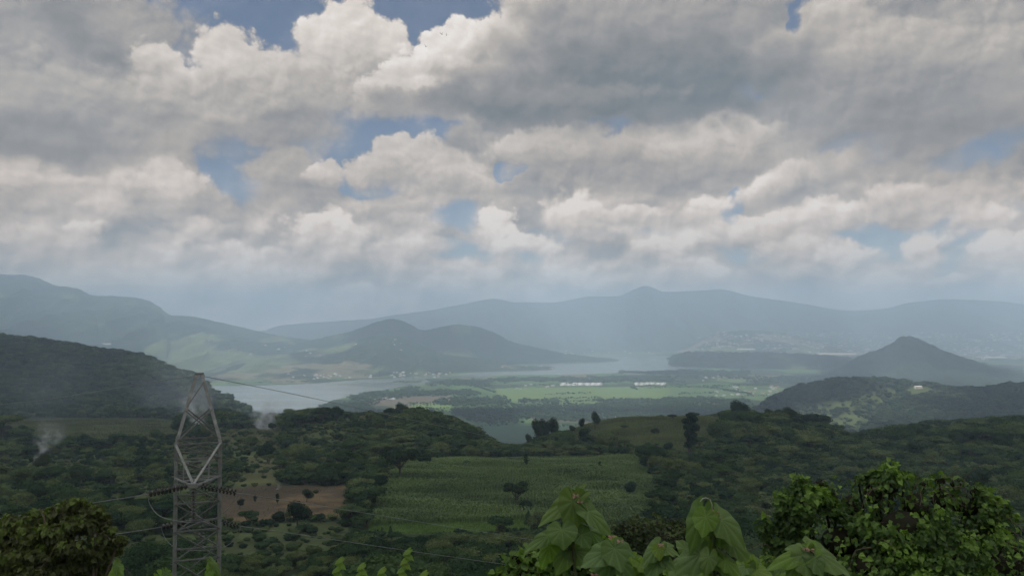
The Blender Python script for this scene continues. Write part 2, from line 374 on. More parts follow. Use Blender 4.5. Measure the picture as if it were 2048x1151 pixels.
# the plain: a patchwork of fields and woods, by distance ahead
plain = smoothst(gy, 2000, 2600)*(V[:, 2] < 12)
cell = lambda s, o: _perm[(np.floor((gx+0.3*gy)/s+o)).astype(int) % 256, (np.floor((gy-0.25*gx)/(s*1.6)+o)).astype(int) % 256]
fld = cell(230, 3)[:, None]; wood = smoothst(fbm(gx/330+7, gy/420, 3), .50, .56)[:, None]
pc = np.where(fld < .4, np.array([[.085,.15,.05]]), np.where(fld < .62, np.array([[.12,.18,.06]]), np.where(fld < .8, np.array([[.16,.15,.09]]), np.array([[.07,.11,.04]]))))
ppx = CX+FPX*gx/np.maximum(gy, 1); ppy = HY+FPX*CZ/np.maximum(gy, 1)
pc = pc*(1-wood)+wood*np.array([.035, .055, .025])
for poly, c_ in (([(990,776),(1340,772),(1500,786),(1480,800),(1180,812),(1000,800)], (.13,.20,.065)), ([(820,808),(900,806),(905,822),(830,822)], (.16,.25,.08)),
                 ([(720,795),(900,790),(905,803),(740,812)], (.14,.12,.09)), ([(950,850),(1150,846),(1160,882),(960,884)], (.060,.115,.055)), ([(1340,775),(1560,778),(1560,800),(1340,792)], (.10,.16,.07))):
    k = inpoly(ppx, ppy, poly)[:, None]; pc = np.where(k, np.array([c_])*(0.8+0.4*nz), pc)
town = (smoothst(ppx, 1330, 1500)*smoothst(gy, 7000, 8500)*smoothst(-gy, -15000, -11500))[:, None]
pc = pc*(1-town)+town*(np.array([.11,.105,.095])*(0.5+1.0*fbm(gx/160, gy/400, 3)[:, None]))
far = smoothst(gy, 9000, 11000)[:, None]*(1-town)
pc = pc*(1-far)+far*np.array([.05, .07, .04])
pl = plain[:, None]
colr = colr*(1-pl)+pl*pc
mg, t = material('ground_cover')
at = t.n('ShaderNodeAttribute', attribute_name='cover').outputs['Color']
geo = t.n('ShaderNodeNewGeometry').outputs['Position']
n_ = t.noise(geo, 0.35, 5, 0.65); n_2 = t.noise(geo, 0.03, 3, 0.5)
col = t.mix(1.0, at, t.mix(n_, (.55, .55, .55), (1.45, 1.42, 1.35)), 'MULTIPLY')
finish(t, principled(t, col, 0.95, bump(t, n_, 0.6, 0.8), 0.1))
g = link('ground', mesh_np('ground', V, F, True, [mg], {'cover': colr})); tag(g, 'hillside, fields and valley floor running to the horizon', kind='structure')

# ---------------------------------------------------------------- lake
LAKE = [(300,905),(300,775),(430,771),(520,770),(600,768),(669,763),(728,758),(784,756),(840,752),(899,751),(940,746),(975,742),(1010,742),(1052,741),(1109,738),(1104,733),(1040,727),(1100,726),(1156,726),(1236,721.4),(1215,717),(1150,715),
        (1190,712.6),(1240,711),(1298,710.5),(1341,710.5),(1338,715),(1341,720),(1378,731),(1414,737),(1386,739),(1290,744.5),(1240,742),(1236,745),(1121,749),(1017,749),(975,751),(968,756),(930,754),(899,753),(850,758),(864,765),(843,768),(808,772),(756,782),(711,791),(664,800),(640,812),(600,835),(520,880)]
def plainpt(px, py, z=0.0):
    y = (CZ-z)*FPX/(py-HY); return ((px-CX)/FPX*y, y)
SPIT = [(784,763.5),(800,760.5),(826,760.5),(850,758),(840,764),(815,765)]
bm = bmesh.new()
def sheet(poly, z, thick, jag=0):
    pts = []
    n = len(poly)
    for i in range(n):
        (x1, y1), (x2, y2) = poly[i], poly[(i+1) % n]
        k = max(1, int(math.hypot(x2-x1, (y2-y1)*3)/7))
        for s in range(k):
            f = s/k; px, py = x1+(x2-x1)*f, y1+(y2-y1)*f
            if jag and 305 < px: px += random.uniform(-jag, jag)*1.6; py += random.uniform(-jag, jag)*.35
            pts.append(plainpt(px, py, z))
    return pts
pts = sheet(LAKE, 0.6, 0, 1.0)
vs = [bm.verts.new((x, y, 0.6)) for x, y in pts]
f = bm.faces.new(vs); bmesh.ops.triangulate(bm, faces=[f])
me = bpy.data.meshes.new('lake'); bm.to_mesh(me); bm.free()
ml, t = material('lake_water')
geo = t.n('ShaderNodeNewGeometry').outputs['Position']
w1 = t.noise(t.v('MULTIPLY', geo, (0.02, 0.05, 0)), 1.0, 5, 0.6); w2 = t.noise(t.v('MULTIPLY', geo, (0.0011, 0.004, 0)), 1.0, 3, 0.5)
pb = t.n('ShaderNodeBsdfPrincipled'); pb.inputs['Base Color'].default_value = (.17, .20, .18, 1)
t.put(pb.inputs['Roughness'], t.mr(w2, .35, .65, .10, .24)); pb.inputs['IOR'].default_value = 1.33
t.put(pb.inputs['Normal'], bump(t, w1, 0.25, .8)); finish(t, pb.outputs[0])
me.materials.append(ml); lk = link('lake_water', me); tag(lk, 'pale lake winding through the valley', kind='structure')
# low wooded spit in the lake
bm = bmesh.new(); pts = sheet(SPIT, 1.6, 0)
top = [bm.verts.new((x, y, 1.8)) for x, y in pts]; bot = [bm.verts.new((x, y, -0.5)) for x, y in pts]
bm.faces.new(top)
for i in range(len(top)): bm.faces.new((bot[i], bot[(i+1) % len(top)], top[(i+1) % len(top)], top[i]))
bmesh.ops.recalc_face_normals(bm, faces=bm.faces)
me = bpy.data.meshes.new('spit'); bm.to_mesh(me); bm.free(); me.materials.append(simple('spit_soil', (.06,.08,.035)))
tag(link('spit', me), 'narrow green spit of land reaching into the lake', kind='structure')

# ---------------------------------------------------------------- hills and mountains
mm, t = material('mountain_slope')
at = t.n('ShaderNodeAttribute', attribute_name='cover').outputs['Color']
geo = t.n('ShaderNodeNewGeometry').outputs['Position']
n_ = t.noise(geo, 0.02, 5, 0.65)
col = t.mix(1.0, at, t.mix(n_, (.5, .5, .5), (1.5, 1.5, 1.45)), 'MULTIPLY')
finish(t, principled(t, col, 0.95, bump(t, n_, 0.9, 14), 0.05))
def ridge(name, label, crest, front, back=1.0, spur=0.16, seed=0, sharp=1.15, field=0.0, fieldc=(.12,.15,.06), scar=None, ns=260, nt=90, woodc=(.030,.045,.022), tree=4.0):
    """a range lofted from its crest line (px, py, depth) down to its foot on both sides.
    front: depth of the foot before each crest point"""
    c = np.array(crest, float); n = len(c); s = np.linspace(0, n-1, ns); k = np.arange(n)
    px = np.interp(s, k, c[:, 0]); dep = np.interp(s, k, c[:, 2])
    m = pchip_slopes(k.astype(float), c[:, 1:2].copy())[:, 0]
    i = np.clip(s.astype(int), 0, n-2); tt = s-i
    py = (2*tt**3-3*tt**2+1)*c[i, 1]+(tt**3-2*tt**2+tt)*m[i]+(-2*tt**3+3*tt**2)*c[i+1, 1]+(tt**3-tt**2)*m[i+1]
    fr = np.interp(s, k, np.array(front, float)*np.ones(n))
    cz = CZ+(HY-py)/FPX*dep; cx = (px-CX)/FPX*dep
    tg = np.concatenate([-np.linspace(1, 0, nt)[:-1]**1.15, np.linspace(0, 1, nt//2)])
    S_, T_ = np.meshgrid(np.arange(ns), tg)
    front_side = T_ < 0
    run = np.where(front_side, (dep-fr)[S_], (dep-fr)[S_]*back+400)
    yy = dep[S_]+T_*run
    slide = (vnoise(S_*24.0/ns+seed, np.abs(T_)*2+seed)-.5)*0.5*run*np.abs(T_)*0.3
    xx = cx[S_]*(1+T_*run/dep[S_]*1.0)+slide            # the slope keeps to its line of sight only roughly
    u = np.abs(T_)
    prof = np.where(front_side, (1-u)**sharp, (1-u)**1.4)
    L = xx/900.0+seed*3.1
    g1 = 1-np.abs(2*fbm(L*2.2, u*1.3+seed, 4)-1)*1.6                      # spurs and gullies running downhill
    g2 = fbm(xx/160+seed, yy/260, 4)-.5
    amp = np.sin(np.pi*np.clip(u, 0, 1))**0.8
    zz = cz[S_]*prof+amp*cz[S_]*spur*(g1-.6)+g2*amp*cz[S_]*0.12
    zz += ((fbm(xx/28+seed, yy/28, 2)-.5)*tree*2+(fbm(xx/120+seed, yy/120, 3)-.5)*tree*3.2)*(1-u)**.3
    zz = np.where(u >= 0.999, -12, zz); zz = np.where(u > .9, zz*(1-u)*10-12*(u-.9)*10, zz)
    zz = np.minimum(zz, np.where(front_side, cz[S_]+tree, 1e9))
    Vv = np.stack([xx, yy, zz], -1).reshape(-1, 3); nt2 = len(tg)
    ii, jj = np.meshgrid(np.arange(nt2-1), np.arange(ns-1), indexing='ij'); a0 = (ii*ns+jj).ravel()
    Ff = np.stack([a0, a0+1, a0+ns+1, a0+ns], 1)
    w_ = np.array(woodc)*(0.55+0.9*fbm(xx/220+seed, yy/300, 4).reshape(-1, 1))
    if field:
        fm = smoothst(fbm(xx/420+seed*2, yy/600+1, 3)+0.25*(u-.4), .62-field*.3, .70-field*.3).reshape(-1, 1)
        fc = np.array(fieldc)*(0.6+0.8*fbm(xx/90, yy/140, 3).reshape(-1, 1)); w_ = w_*(1-fm)+fm*fc
    if scar:
        sm = (smoothst(fbm(xx/350+9+seed, yy/260, 4), scar[0], scar[0]+.06)*smoothst(u, .05, .2)).reshape(-1, 1)
        w_ = w_*(1-sm)+sm*np.array(scar[1])
    o = link(name, mesh_np(name, Vv, Ff, True, [mm], {'cover': w_})); tag(o, label, kind='structure')
    return o
RIDGES = []
def fb(py): return CZ*FPX/(py-HY)
ridge('mountains', 'long hazy blue range closing the valley', [(440,672,12000),(530,660,12000),(560,650,12000),(650,643,12000),(740,637,12000),(800,628,12000),(860,620,12200),(930,607,12200),(990,597,12200),(1030,604,12200),(1100,605,12200),(1180,593,12200),(1235,592,12200),(1270,578,12200),(1292,571,12200),(1330,583,12200),(1400,581,12200),(1440,578,12200),(1500,592,12200),(1600,606,12200),(1700,621,12200),(1760,618,12200),(1820,605,12200),(1900,598,12200),(1960,600,12200),(2048,608,12200),(2300,640,12200)], 8600, seed=2, spur=.22, ns=420, field=.0, tree=3, sharp=1.5)
ridge('mountains', 'tall blue wooded mountain rising behind the lake on the left', [(-500,500,8800),(-200,530,8800),(0,548,8600),(45,549,8600),(75,556,8600),(110,570,8500),(160,577,8400),(185,590,8400),(240,592,8300),(297,600,8200),(320,615,8100),(340,629,8000),(385,633,8000),(430,643,7900),(500,658,7800),(560,671,7700),(620,680,7600),(690,700,7400)], [4600,4600,4600,4600,4600,4600,4600,4600,4600,4600,4600,4600,4600,4600,4600,4600,4700,4800], seed=1, spur=.34, field=.02, ns=420, nt=120, tree=5, sharp=1.35)
ridge('hills', 'twin dark wooded hills beyond the lake narrows', [(540,700,7200),(600,684,7200),(650,674,7200),(700,662,7200),(740,648,7200),(765,641,7200),(790,638,7200),(815,645,7200),(845,660,7200),(880,653,7200),(912,648,7200),(950,653,7200),(985,664,7200),(1020,681,7150),(1060,692,7100),(1110,703,7050),(1170,712,7000),(1238,720.5,6950)], [5900,5900,5900,5900,5900,5900,5900,5900,5900,5950,6050,6100,6200,6300,6400,6500,6600,6850], seed=3, spur=.16, field=.05, ns=330, tree=5)
ridge('hills', 'sunlit green and tan farmed hills on the lake shore', [(380,745,5600),(450,728,5700),(520,712,5800),(590,704,5900),(650,698,5950),(700,685,6000),(740,673,6050),(775,668,6050),(815,678,6000),(850,693,5950),(890,708,5900),(930,712,5850),(970,716,5800),(1010,727,5750),(1060,733,5700),(1108,737.5,5740)], [4500,4550,4600,4650,4750,4850,4900,5000,5050,5100,5200,5300,5450,5500,5550,5690], seed=8, spur=.24, field=.42, fieldc=(.105,.13,.06), ns=330, tree=4, scar=(.66,(.17,.15,.09)))
ridge('hills', 'low hill with bare pinkish quarry scars beyond the bluff', [(1350,702,8800),(1385,690,8800),(1410,674,8800),(1445,664,8800),(1490,660,8800),(1550,663,8800),(1600,673,8800),(1650,686,8800),(1720,700,8800)], 7400, seed=11, spur=.2, field=.2, scar=(.57,(.20,.165,.135)), ns=160, tree=4)
ridge('hills', 'dark wooded bluff along the far lake shore', [(1338,719,6700),(1346,712,6650),(1372,706,6600),(1430,704,6500),(1500,705,6450),(1570,707,6400),(1640,709,6300),(1700,716,6200),(1760,735,6000)], [6400,6300,6100,5900,5800,5700,5600,5500,5300], seed=12, spur=.3, sharp=.6, ns=260, tree=13, field=.1)
ridge('hills', 'steep dark cone-shaped wooded hill', [(1560,790,5000),(1610,768,5000),(1650,749,5050),(1690,729,5100),(1730,706,5150),(1765,694,5200),(1790,683,5200),(1803,675,5200),(1822,673.5,5200),(1848,683,5200),(1890,700,5200),(1935,718,5150),(1980,735,5100),(2040,750,5000),(2120,768,4900)], [4300,4150,4000,3850,3750,3700,3680,3650,3650,3700,3750,3850,4000,4100,4300], seed=14, spur=.2, ns=300, tree=10, sharp=1.1)
ridge('hills', 'low dark wooded rise beside the cone-shaped hill', [(1940,760,6200),(1975,741,6200),(2010,737,6200),(2048,742,6200),(2150,742,6200),(2400,745,6200)], 5400, seed=15, spur=.1, ns=90, tree=7)

# ---------------------------------------------------------------- unseen cloud deck, added overhead to shade the near hills
CH = 6000.0
def added_cloud_deck():
    """unseen layer added above and behind the view, its gaps shaped as sun patches: its shadow falls where the photograph's land is dull"""
    st = 110.0; xs = np.arange(-11000, 9500, st); ys = np.arange(-3500, 11500, st)
    X, Y = np.meshgrid(xs, ys)                      # where on the land the shadow falls
    Y1 = np.maximum(Y, 50); px = CX+FPX*X/Y1
    f = 0.30+(fbm(X/900+3, Y/900+8, 4)-.5)*1.1
    f = np.where(Y > 3200, f-.50, f+.35)
    f = np.where((Y > 4600) & (px < 560), f+.12, f)   # left mountain in shade
    f = np.where((Y > 10000), f-.2, f)
    for (cx, cy, rx, ry, a) in SUNNY: f = f-a*np.exp(-((X-cx)/rx)**2-((Y-cy)/ry)**2)
    for (cx, cy, rx, ry, a) in SHADY: f = f+a*np.exp(-((X-cx)/rx)**2-((Y-cy)/ry)**2)
    edge = np.minimum.reduce([X-xs[0], xs[-1]-X, Y-ys[0], ys[-1]-Y])/1200; f = np.minimum(f, edge)
    k = CH/math.tan(SUN_EL); ox, oy = math.sin(SUN_AZ)*k, math.cos(SUN_AZ)*k
    on = f > 0; th = np.sqrt(np.clip(f, 0, 1))
    top = CH+30+110*th*(0.6+.8*fbm(X/260, Y/260, 3)); bot = CH-30*th
    n, m = X.shape; idx = -np.ones((n, m), int); idx[on] = np.arange(on.sum())
    q = on[:-1, :-1] & on[1:, :-1] & on[1:, 1:] & on[:-1, 1:]; i, j = np.where(q)
    a, b, c_, d = idx[i, j], idx[i, j+1], idx[i+1, j+1], idx[i+1, j]; tot = int(on.sum())
    Vt = np.stack([X[on]+ox, Y[on]+oy, np.where(th[on] < .25, CH+20, top[on])], 1); Vb = np.stack([X[on]+ox, Y[on]+oy, bot[on]], 1)
    Ft = np.stack([a, b, c_, d], 1); Fb = Ft[:, ::-1]+tot
    m_, t = material('added_cloud')
    tl = t.n('ShaderNodeBsdfTranslucent'); tl.inputs[0].default_value = (.78, .80, .82, 1)
    tp = t.n('ShaderNodeBsdfTransparent'); mx = t.n('ShaderNodeMixShader'); mx.inputs[0].default_value = .88
    t.nt.links.new(tp.outputs[0], mx.inputs[1]); t.nt.links.new(tl.outputs[0], mx.inputs[2]); finish(t, mx.outputs[0])
    tag(link('added_clouds', mesh_np('added_clouds', np.concatenate([Vt, Vb]), [Ft, Fb], True, [m_])), 'unseen cloud layer added overhead to shade the near hills', kind='structure')
def at_plain(px, y): return (px-CX)/FPX*y
SUNNY = [(at_plain(480, 1600)+115, 1680, 130, 210, 3.5), (at_plain(1690, 2120)+60, 2160, 150, 110, 3.5), (at_plain(1835, 2430)+95, 2490, 120, 100, 3.0),
         (at_plain(1130, 3900), 3850, 900, 650, 1.3), (at_plain(800, 5400), 5500, 900, 700, 1.1), (at_plain(1500, 8500), 8300, 800, 900, 1.0), (at_plain(1250, 2700), 2750, 350, 250, .9),
         (at_plain(240, 8300)+360, 8500, 520, 500, 1.6), (at_plain(1480, 4200), 4100, 500, 400, 1.0), (at_plain(1750, 10000), 10500, 2500, 1500, .8)]
SHADY = [(0, 400, 1500, 1200, .9), (at_plain(250, 1500), 1350, 500, 400, .8), (at_plain(1800, 5100), 5000, 700, 600, .9), (at_plain(1850, 2200), 1900, 350, 200, .6),
         (at_plain(900, 7000), 7000, 900, 600, .8), (at_plain(1500, 6300), 6200, 600, 400, .8), (at_plain(1950, 2450), 2450, 200, 250, .6), (at_plain(1560, 2500), 2480, 150, 200, .6)]
added_cloud_deck()

# ================================================================ trees
def foliage_mat(name, c0, c1, c2, trans=0.25, patch=0.55):
    """leaf green that differs from tree to tree and from clump to clump"""
    m, t = material(name)
    oi = t.n('ShaderNodeObjectInfo').outputs['Random']
    at = t.n('ShaderNodeAttribute', attribute_name='tint').outputs['Fac']
    c = t.ramp(oi, [(0, c0), (.5, c1), (1, c2)])
    k = t.mr(at, 0, 1, 1-patch, 1+patch)
    cb_ = t.n('ShaderNodeCombineColor'); [t.put(cb_.inputs[q], k) for q in range(3)]
    c = t.mix(1.0, c, cb_.outputs[0], 'MULTIPLY')
    d = t.n('ShaderNodeBsdfDiffuse'); t.put(d.inputs[0], c)
    tr = t.n('ShaderNodeBsdfTranslucent'); t.put(tr.inputs[0], t.mix(1.0, c, (1.1, 1.25, .6), 'MULTIPLY'))
    mx = t.n('ShaderNodeMixShader'); mx.inputs[0].default_value = trans
    t.nt.links.new(d.outputs[0], mx.inputs[1]); t.nt.links.new(tr.outputs[0], mx.inputs[2])
    finish(t, mx.outputs[0]); return m
M_LEAF = foliage_mat('leaves_mixed_green', (.024, .048, .026), (.058, .098, .040), (.125, .158, .064))
M_DARK = foliage_mat('leaves_dark_green', (.022, .042, .024), (.030, .052, .026), (.042, .062, .028))
M_FAR = foliage_mat('leaves_far_green', (.018, .038, .024), (.040, .070, .034), (.084, .112, .050))
M_BARK = simple('bark', (.10, .085, .065), 0.95, .3, 6)
ICO = None
def ico(sub=1):
    bm = bmesh.new(); bmesh.ops.create_icosphere(bm, subdivisions=sub, radius=1)
    v = np.array([x.co[:] for x in bm.verts]); f = np.array([[q.index for q in fc.verts] for fc in bm.faces]); bm.free(); return v, f
ICO1, ICO2 = ico(1), ico(2)
def leaf_cloud(lobes, N, size, rg, up=0.25, droop=0.0):
    """N small diamond leaf clumps spread through the outer part of ellipsoid lobes"""
    L = np.array(lobes, float); wt = (L[:, 3]*L[:, 4]+L[:, 3]*L[:, 5]); wt = wt/wt.sum()
    k = rg.choice(len(L), N, p=wt)
    d = rg.normal(size=(N, 3)); d /= np.linalg.norm(d, axis=1)[:, None]; d[:, 2] = np.where(rg.random(N) < .6, np.abs(d[:, 2]), d[:, 2])
    r = 0.62+0.46*rg.random(N)**.6
    p = L[k, :3]+d*L[k, 3:6]*r[:, None]
    nrm = d+rg.normal(size=(N, 3))*.55+np.array([0, 0, up]); nrm /= np.linalg.norm(nrm, axis=1)[:, None]
    a = np.cross(nrm, rg.normal(size=(N, 3))); a /= np.linalg.norm(a, axis=1)[:, None]; b = np.cross(nrm, a)
    s = size*(.6+.9*rg.random(N))[:, None]
    V = np.stack([p-a*s, p-b*s*.6, p+a*s, p+b*s*.6], 1).reshape(-1, 3)
    F = np.arange(4*N).reshape(-1, 4)
    lt = rg.random(len(L)); tint = np.repeat(np.clip(lt[k]*.5+rg.random(N)*.5, 0, 1), 4)
    return V, F, tint
def crown_arrays(lobes, N, size, rg, core=0.80, **kw):
    V, F, tn = leaf_cloud(lobes, N, size, rg, **kw)
    vs, fs, ts = [V], [], [tn]; off = len(V); tri = []
    for (x, y, z, a, b, c) in lobes:
        v = ICO1[0]*(1+rg.normal(size=(len(ICO1[0]), 1))*.10)*np.array([a, b, c])*core+np.array([x, y, z])
        vs.append(v); tri.append(ICO1[1]+off); off += len(v); ts.append(np.full(len(v), .35))
    return np.concatenate(vs), [F, np.concatenate(tri)], np.concatenate(ts)
def tube_arrays(pts, rad, sides=6):
    pts = [Vector(p) for p in pts]; V = []; Fq = []
    for i, p in enumerate(pts):
        d = (pts[min(i+1, len(pts)-1)]-pts[max(i-1, 0)]).normalized()
        q = d.to_track_quat('Z', 'Y')
        for s in range(sides):
            a = 2*math.pi*s/sides; V.append(tuple(p+q @ Vector((math.cos(a)*rad[i], math.sin(a)*rad[i], 0))))
    for i in range(len(pts)-1):
        for s in range(sides):
            Fq.append((i*sides+s, i*sides+(s+1) % sides, (i+1)*sides+(s+1) % sides, (i+1)*sides+s))
    return np.array(V), np.array(Fq)
def join(parts):
    vs, fs, off = [], [], 0
    for v, f in parts: vs.append(v); fs.append(f+off); off += len(v)
    return np.concatenate(vs), np.concatenate(fs)
def lobes_for(kind, rg):
    L = []
    if kind == 'round':
        for i in range(9):
            a = rg.random()*6.28; r = .24*math.sqrt(rg.random()); z = .45+.36*rg.random(); s = .17+.08*rg.random()
            L.append((r*math.cos(a), r*math.sin(a), z, s*1.15, s*1.15, s*.9))
        L.append((0, 0, .6, .30, .30, .30))
    elif kind == 'umbrella':
        for i in range(10):
            a = rg.random()*6.28; r = .42*math.sqrt(rg.random()); z = .80-.35*r+.06*rg.random(); s = .16+.07*rg.random()
            L.append((r*math.cos(a), r*math.sin(a), z, s*1.3, s*1.3, s*.62))
    elif kind == 'tall':
        for i in range(17):
            z = .30+.66*i/16; rr = .15*math.sin(math.pi*min(.95, z-.1))*rg.random()+.03; a = rg.random()*6.28
            L.append((rr*math.cos(a), rr*math.sin(a), z, .07+.06*rg.random(), .07+.06*rg.random(), .06+.02*rg.random()))
    elif kind == 'bush':
        for i in range(7):
            a = rg.random()*6.28; r = .34*math.sqrt(rg.random()); s = .26+.12*rg.random()
            L.append((r*math.cos(a), r*math.sin(a), .36+.25*rg.random(), s, s, s*.85))
        L.append((0, 0, .25, .45, .45, .28))
    elif kind == 'cone':
        for i in range(9):
            z = .15+.8*i/8; s = .26*(1-z)+.05; L.append((rg.normal()*.02, rg.normal()*.02, z, s, s, .08))
    elif kind == 'oldtree':       # wide crown on forked limbs, gaps between the clumps
        for i in range(12):
            a = i*2.4; r = .16+.28*rg.random(); z = .66+.26*rg.random()-.25*r; s = .11+.06*rg.random()
            L.append((r*math.cos(a), r*math.sin(a), z, s*1.3, s*1.3, s*.8))
    return L
def trunk_arrays(kind, lobes, rg):
    parts = []; h = {'bush': .3, 'tall': .85, 'cone': .9}.get(kind, .42)
    w_ = {'tall': .022, 'bush': .02, 'cone': .02}.get(kind, .030)
    bend = rg.normal()*.03
    parts.append(tube_arrays([(0, 0, -.06), (bend*.4, 0, h*.4), (bend, bend*.5, h), (bend*1.2, bend, h+.12)], [w_*1.3, w_, w_*.75, w_*.4], 7))
    if kind in ('round', 'umbrella', 'oldtree'):
        for (x, y, z, a, b, c) in lobes[:8]:
            st = Vector((bend*.6, 0, h*(.55+.35*rg.random()))); e = Vector((x, y, z))
            mid = st.lerp(e, .5)+Vector((0, 0, -.03))
            parts.append(tube_arrays([st, mid, e], [w_*.6, w_*.4, w_*.15], 5))
    return join(parts)
class Proto: pass
def make_proto(kind, N, size, leafmat, seed, core=.80):
    rg = np.random.default_rng(seed); p = Proto(); p.kind = kind
    lo = lobes_for(kind, rg); V, Fs, tn = crown_arrays(lo, N, size, rg, core)
    p.crown = mesh_np('crown', V, Fs, False, [leafmat], {'tint': tn})
    tv, tf = trunk_arrays(kind, lo, rg); p.trunk = mesh_np('trunk', tv, tf, True, [M_BARK])
    # one-mesh version for the mass of trees
    V2 = np.concatenate([V, tv]); F2 = [Fs[0], Fs[1], tf+len(V)]
    mi = np.concatenate([np.zeros(len(Fs[0])+len(Fs[1])), np.ones(len(tf))])
    p.whole = mesh_np('tree', V2, F2, False, [leafmat, M_BARK], {'tint': np.concatenate([tn, np.zeros(len(tv))])}, midx=mi)
    return p
HI = {}
for kind, n in (('round', 3), ('umbrella', 3), ('tall', 2), ('bush', 2), ('cone', 1), ('oldtree', 2)):
    HI[kind] = [make_proto(kind, 3000, .025, M_LEAF, 100+i*7+len(kind), .84 if kind != 'oldtree' else .5) for i in range(n)]
HID = {k: [make_proto(k, 3000, .025, M_DARK, 300+i+len(k), .8) for i in range(2 if k == 'oldtree' else 1)] for k in ('round', 'umbrella', 'tall', 'bush', 'oldtree')}
LO = [make_proto(k, 800, .040, M_LEAF, 500+i, .86) for i, k in enumerate(('round', 'umbrella', 'round', 'umbrella', 'bush', 'oldtree'))]
FARP = [make_proto(k, 110, .10, M_FAR, 600+i, .9) for i, k in enumerate(('round', 'umbrella', 'bush', 'round'))]

M_PLAIN = foliage_mat('leaves_plain_green', (.040, .075, .034), (.058, .098, .042), (.085, .125, .050))
PLAINP = [make_proto(k, 110, .10, M_PLAIN, 700+i, .9) for i, k in enumerate(('round', 'umbrella', 'bush', 'tall'))]
def instancer(name, label, pts, scl, protos, group=None, mats=None):
    """a mass nobody could count: one object that scatters tree meshes on its points"""
    pts = np.asarray(pts, float); n = len(pts)
    me = bpy.data.meshes.new(name); me.vertices.add(n); me.vertices.foreach_set('co', pts.astype(np.float32).ravel())
    sc = np.asarray(scl, float); sc = sc if sc.ndim == 2 else np.stack([sc]*3, 1)
    a = me.attributes.new('size', 'FLOAT_VECTOR', 'POINT'); a.data.foreach_set('vector', sc.astype(np.float32).ravel())
    rt = np.zeros((n, 3)); rt[:, 2] = rng.random(n)*6.28
    a = me.attributes.new('turn', 'FLOAT_VECTOR', 'POINT'); a.data.foreach_set('vector', rt.astype(np.float32).ravel())
    col = bpy.data.collections.new(name+'_kinds')
    for i, pm in enumerate(protos):
        o = bpy.data.objects.new('source_tree', pm); col.objects.link(o)
    ob = link(name, me)
    ng = bpy.data.node_groups.new(name+'_scatter', 'GeometryNodeTree')
    ng.interface.new_socket('Geometry', in_out='INPUT', socket_type='NodeSocketGeometry')
    ng.interface.new_socket('Geometry', in_out='OUTPUT', socket_type='NodeSocketGeometry')
    N = ng.nodes; Lk = ng.links
    gi = N.new('NodeGroupInput'); go = N.new('NodeGroupOutput'); ip = N.new('GeometryNodeInstanceOnPoints')
    ci = N.new('GeometryNodeCollectionInfo'); ci.inputs['Collection'].default_value = col
    ci.inputs['Separate Children'].default_value = True; ci.inputs['Reset Children'].default_value = True
    ip.inputs['Pick Instance'].default_value = True
    a1 = N.new('GeometryNodeInputNamedAttribute'); a1.data_type = 'FLOAT_VECTOR'; a1.inputs['Name'].default_value = 'size'
    a2 = N.new('GeometryNodeInputNamedAttribute'); a2.data_type = 'FLOAT_VECTOR'; a2.inputs['Name'].default_value = 'turn'
    Lk.new(gi.outputs[0], ip.inputs['Points']); Lk.new(ci.outputs[0], ip.inputs['Instance'])
    Lk.new(a1.outputs['Attribute'], ip.inputs['Scale']); Lk.new(a2.outputs['Attribute'], ip.inputs['Rotation'])
    Lk.new(ip.outputs[0], go.inputs[0])
    md = ob.modifiers.new('scatter', 'NODES'); md.node_group = ng
    tag(ob, label, None, group, 'stuff'); return ob

YS = np.geomspace(60, 3300, 1500)
def ground_at(px, py, ymin=60):
    """first point of the ground seen at (px, py)"""
    ys = YS[YS >= ymin]; xs = (px-CX)/FPX*ys; zs = H(xs, ys); pys = HY-(zs-CZ)/ys*FPX
    k = np.where(pys <= py)[0]
    if len(k) == 0: return None
    y = ys[k[0]]; return Vector(((px-CX)/FPX*y, y, float(H(np.array([(px-CX)/FPX*y]), np.array([y]))[0])))
def individual(name, proto, loc, size, label, cat='tree', group=None, rz=None, squash=(1, 1, 1), parts=True):
    e = empty(name, loc, random.random()*6.28 if rz is None else rz)
    e.scale = (size*squash[0], size*squash[1], size*squash[2])
    tag(e, label, cat, group)
    link('trunk', proto.trunk, e); link('crown', proto.crown, e)
    return e

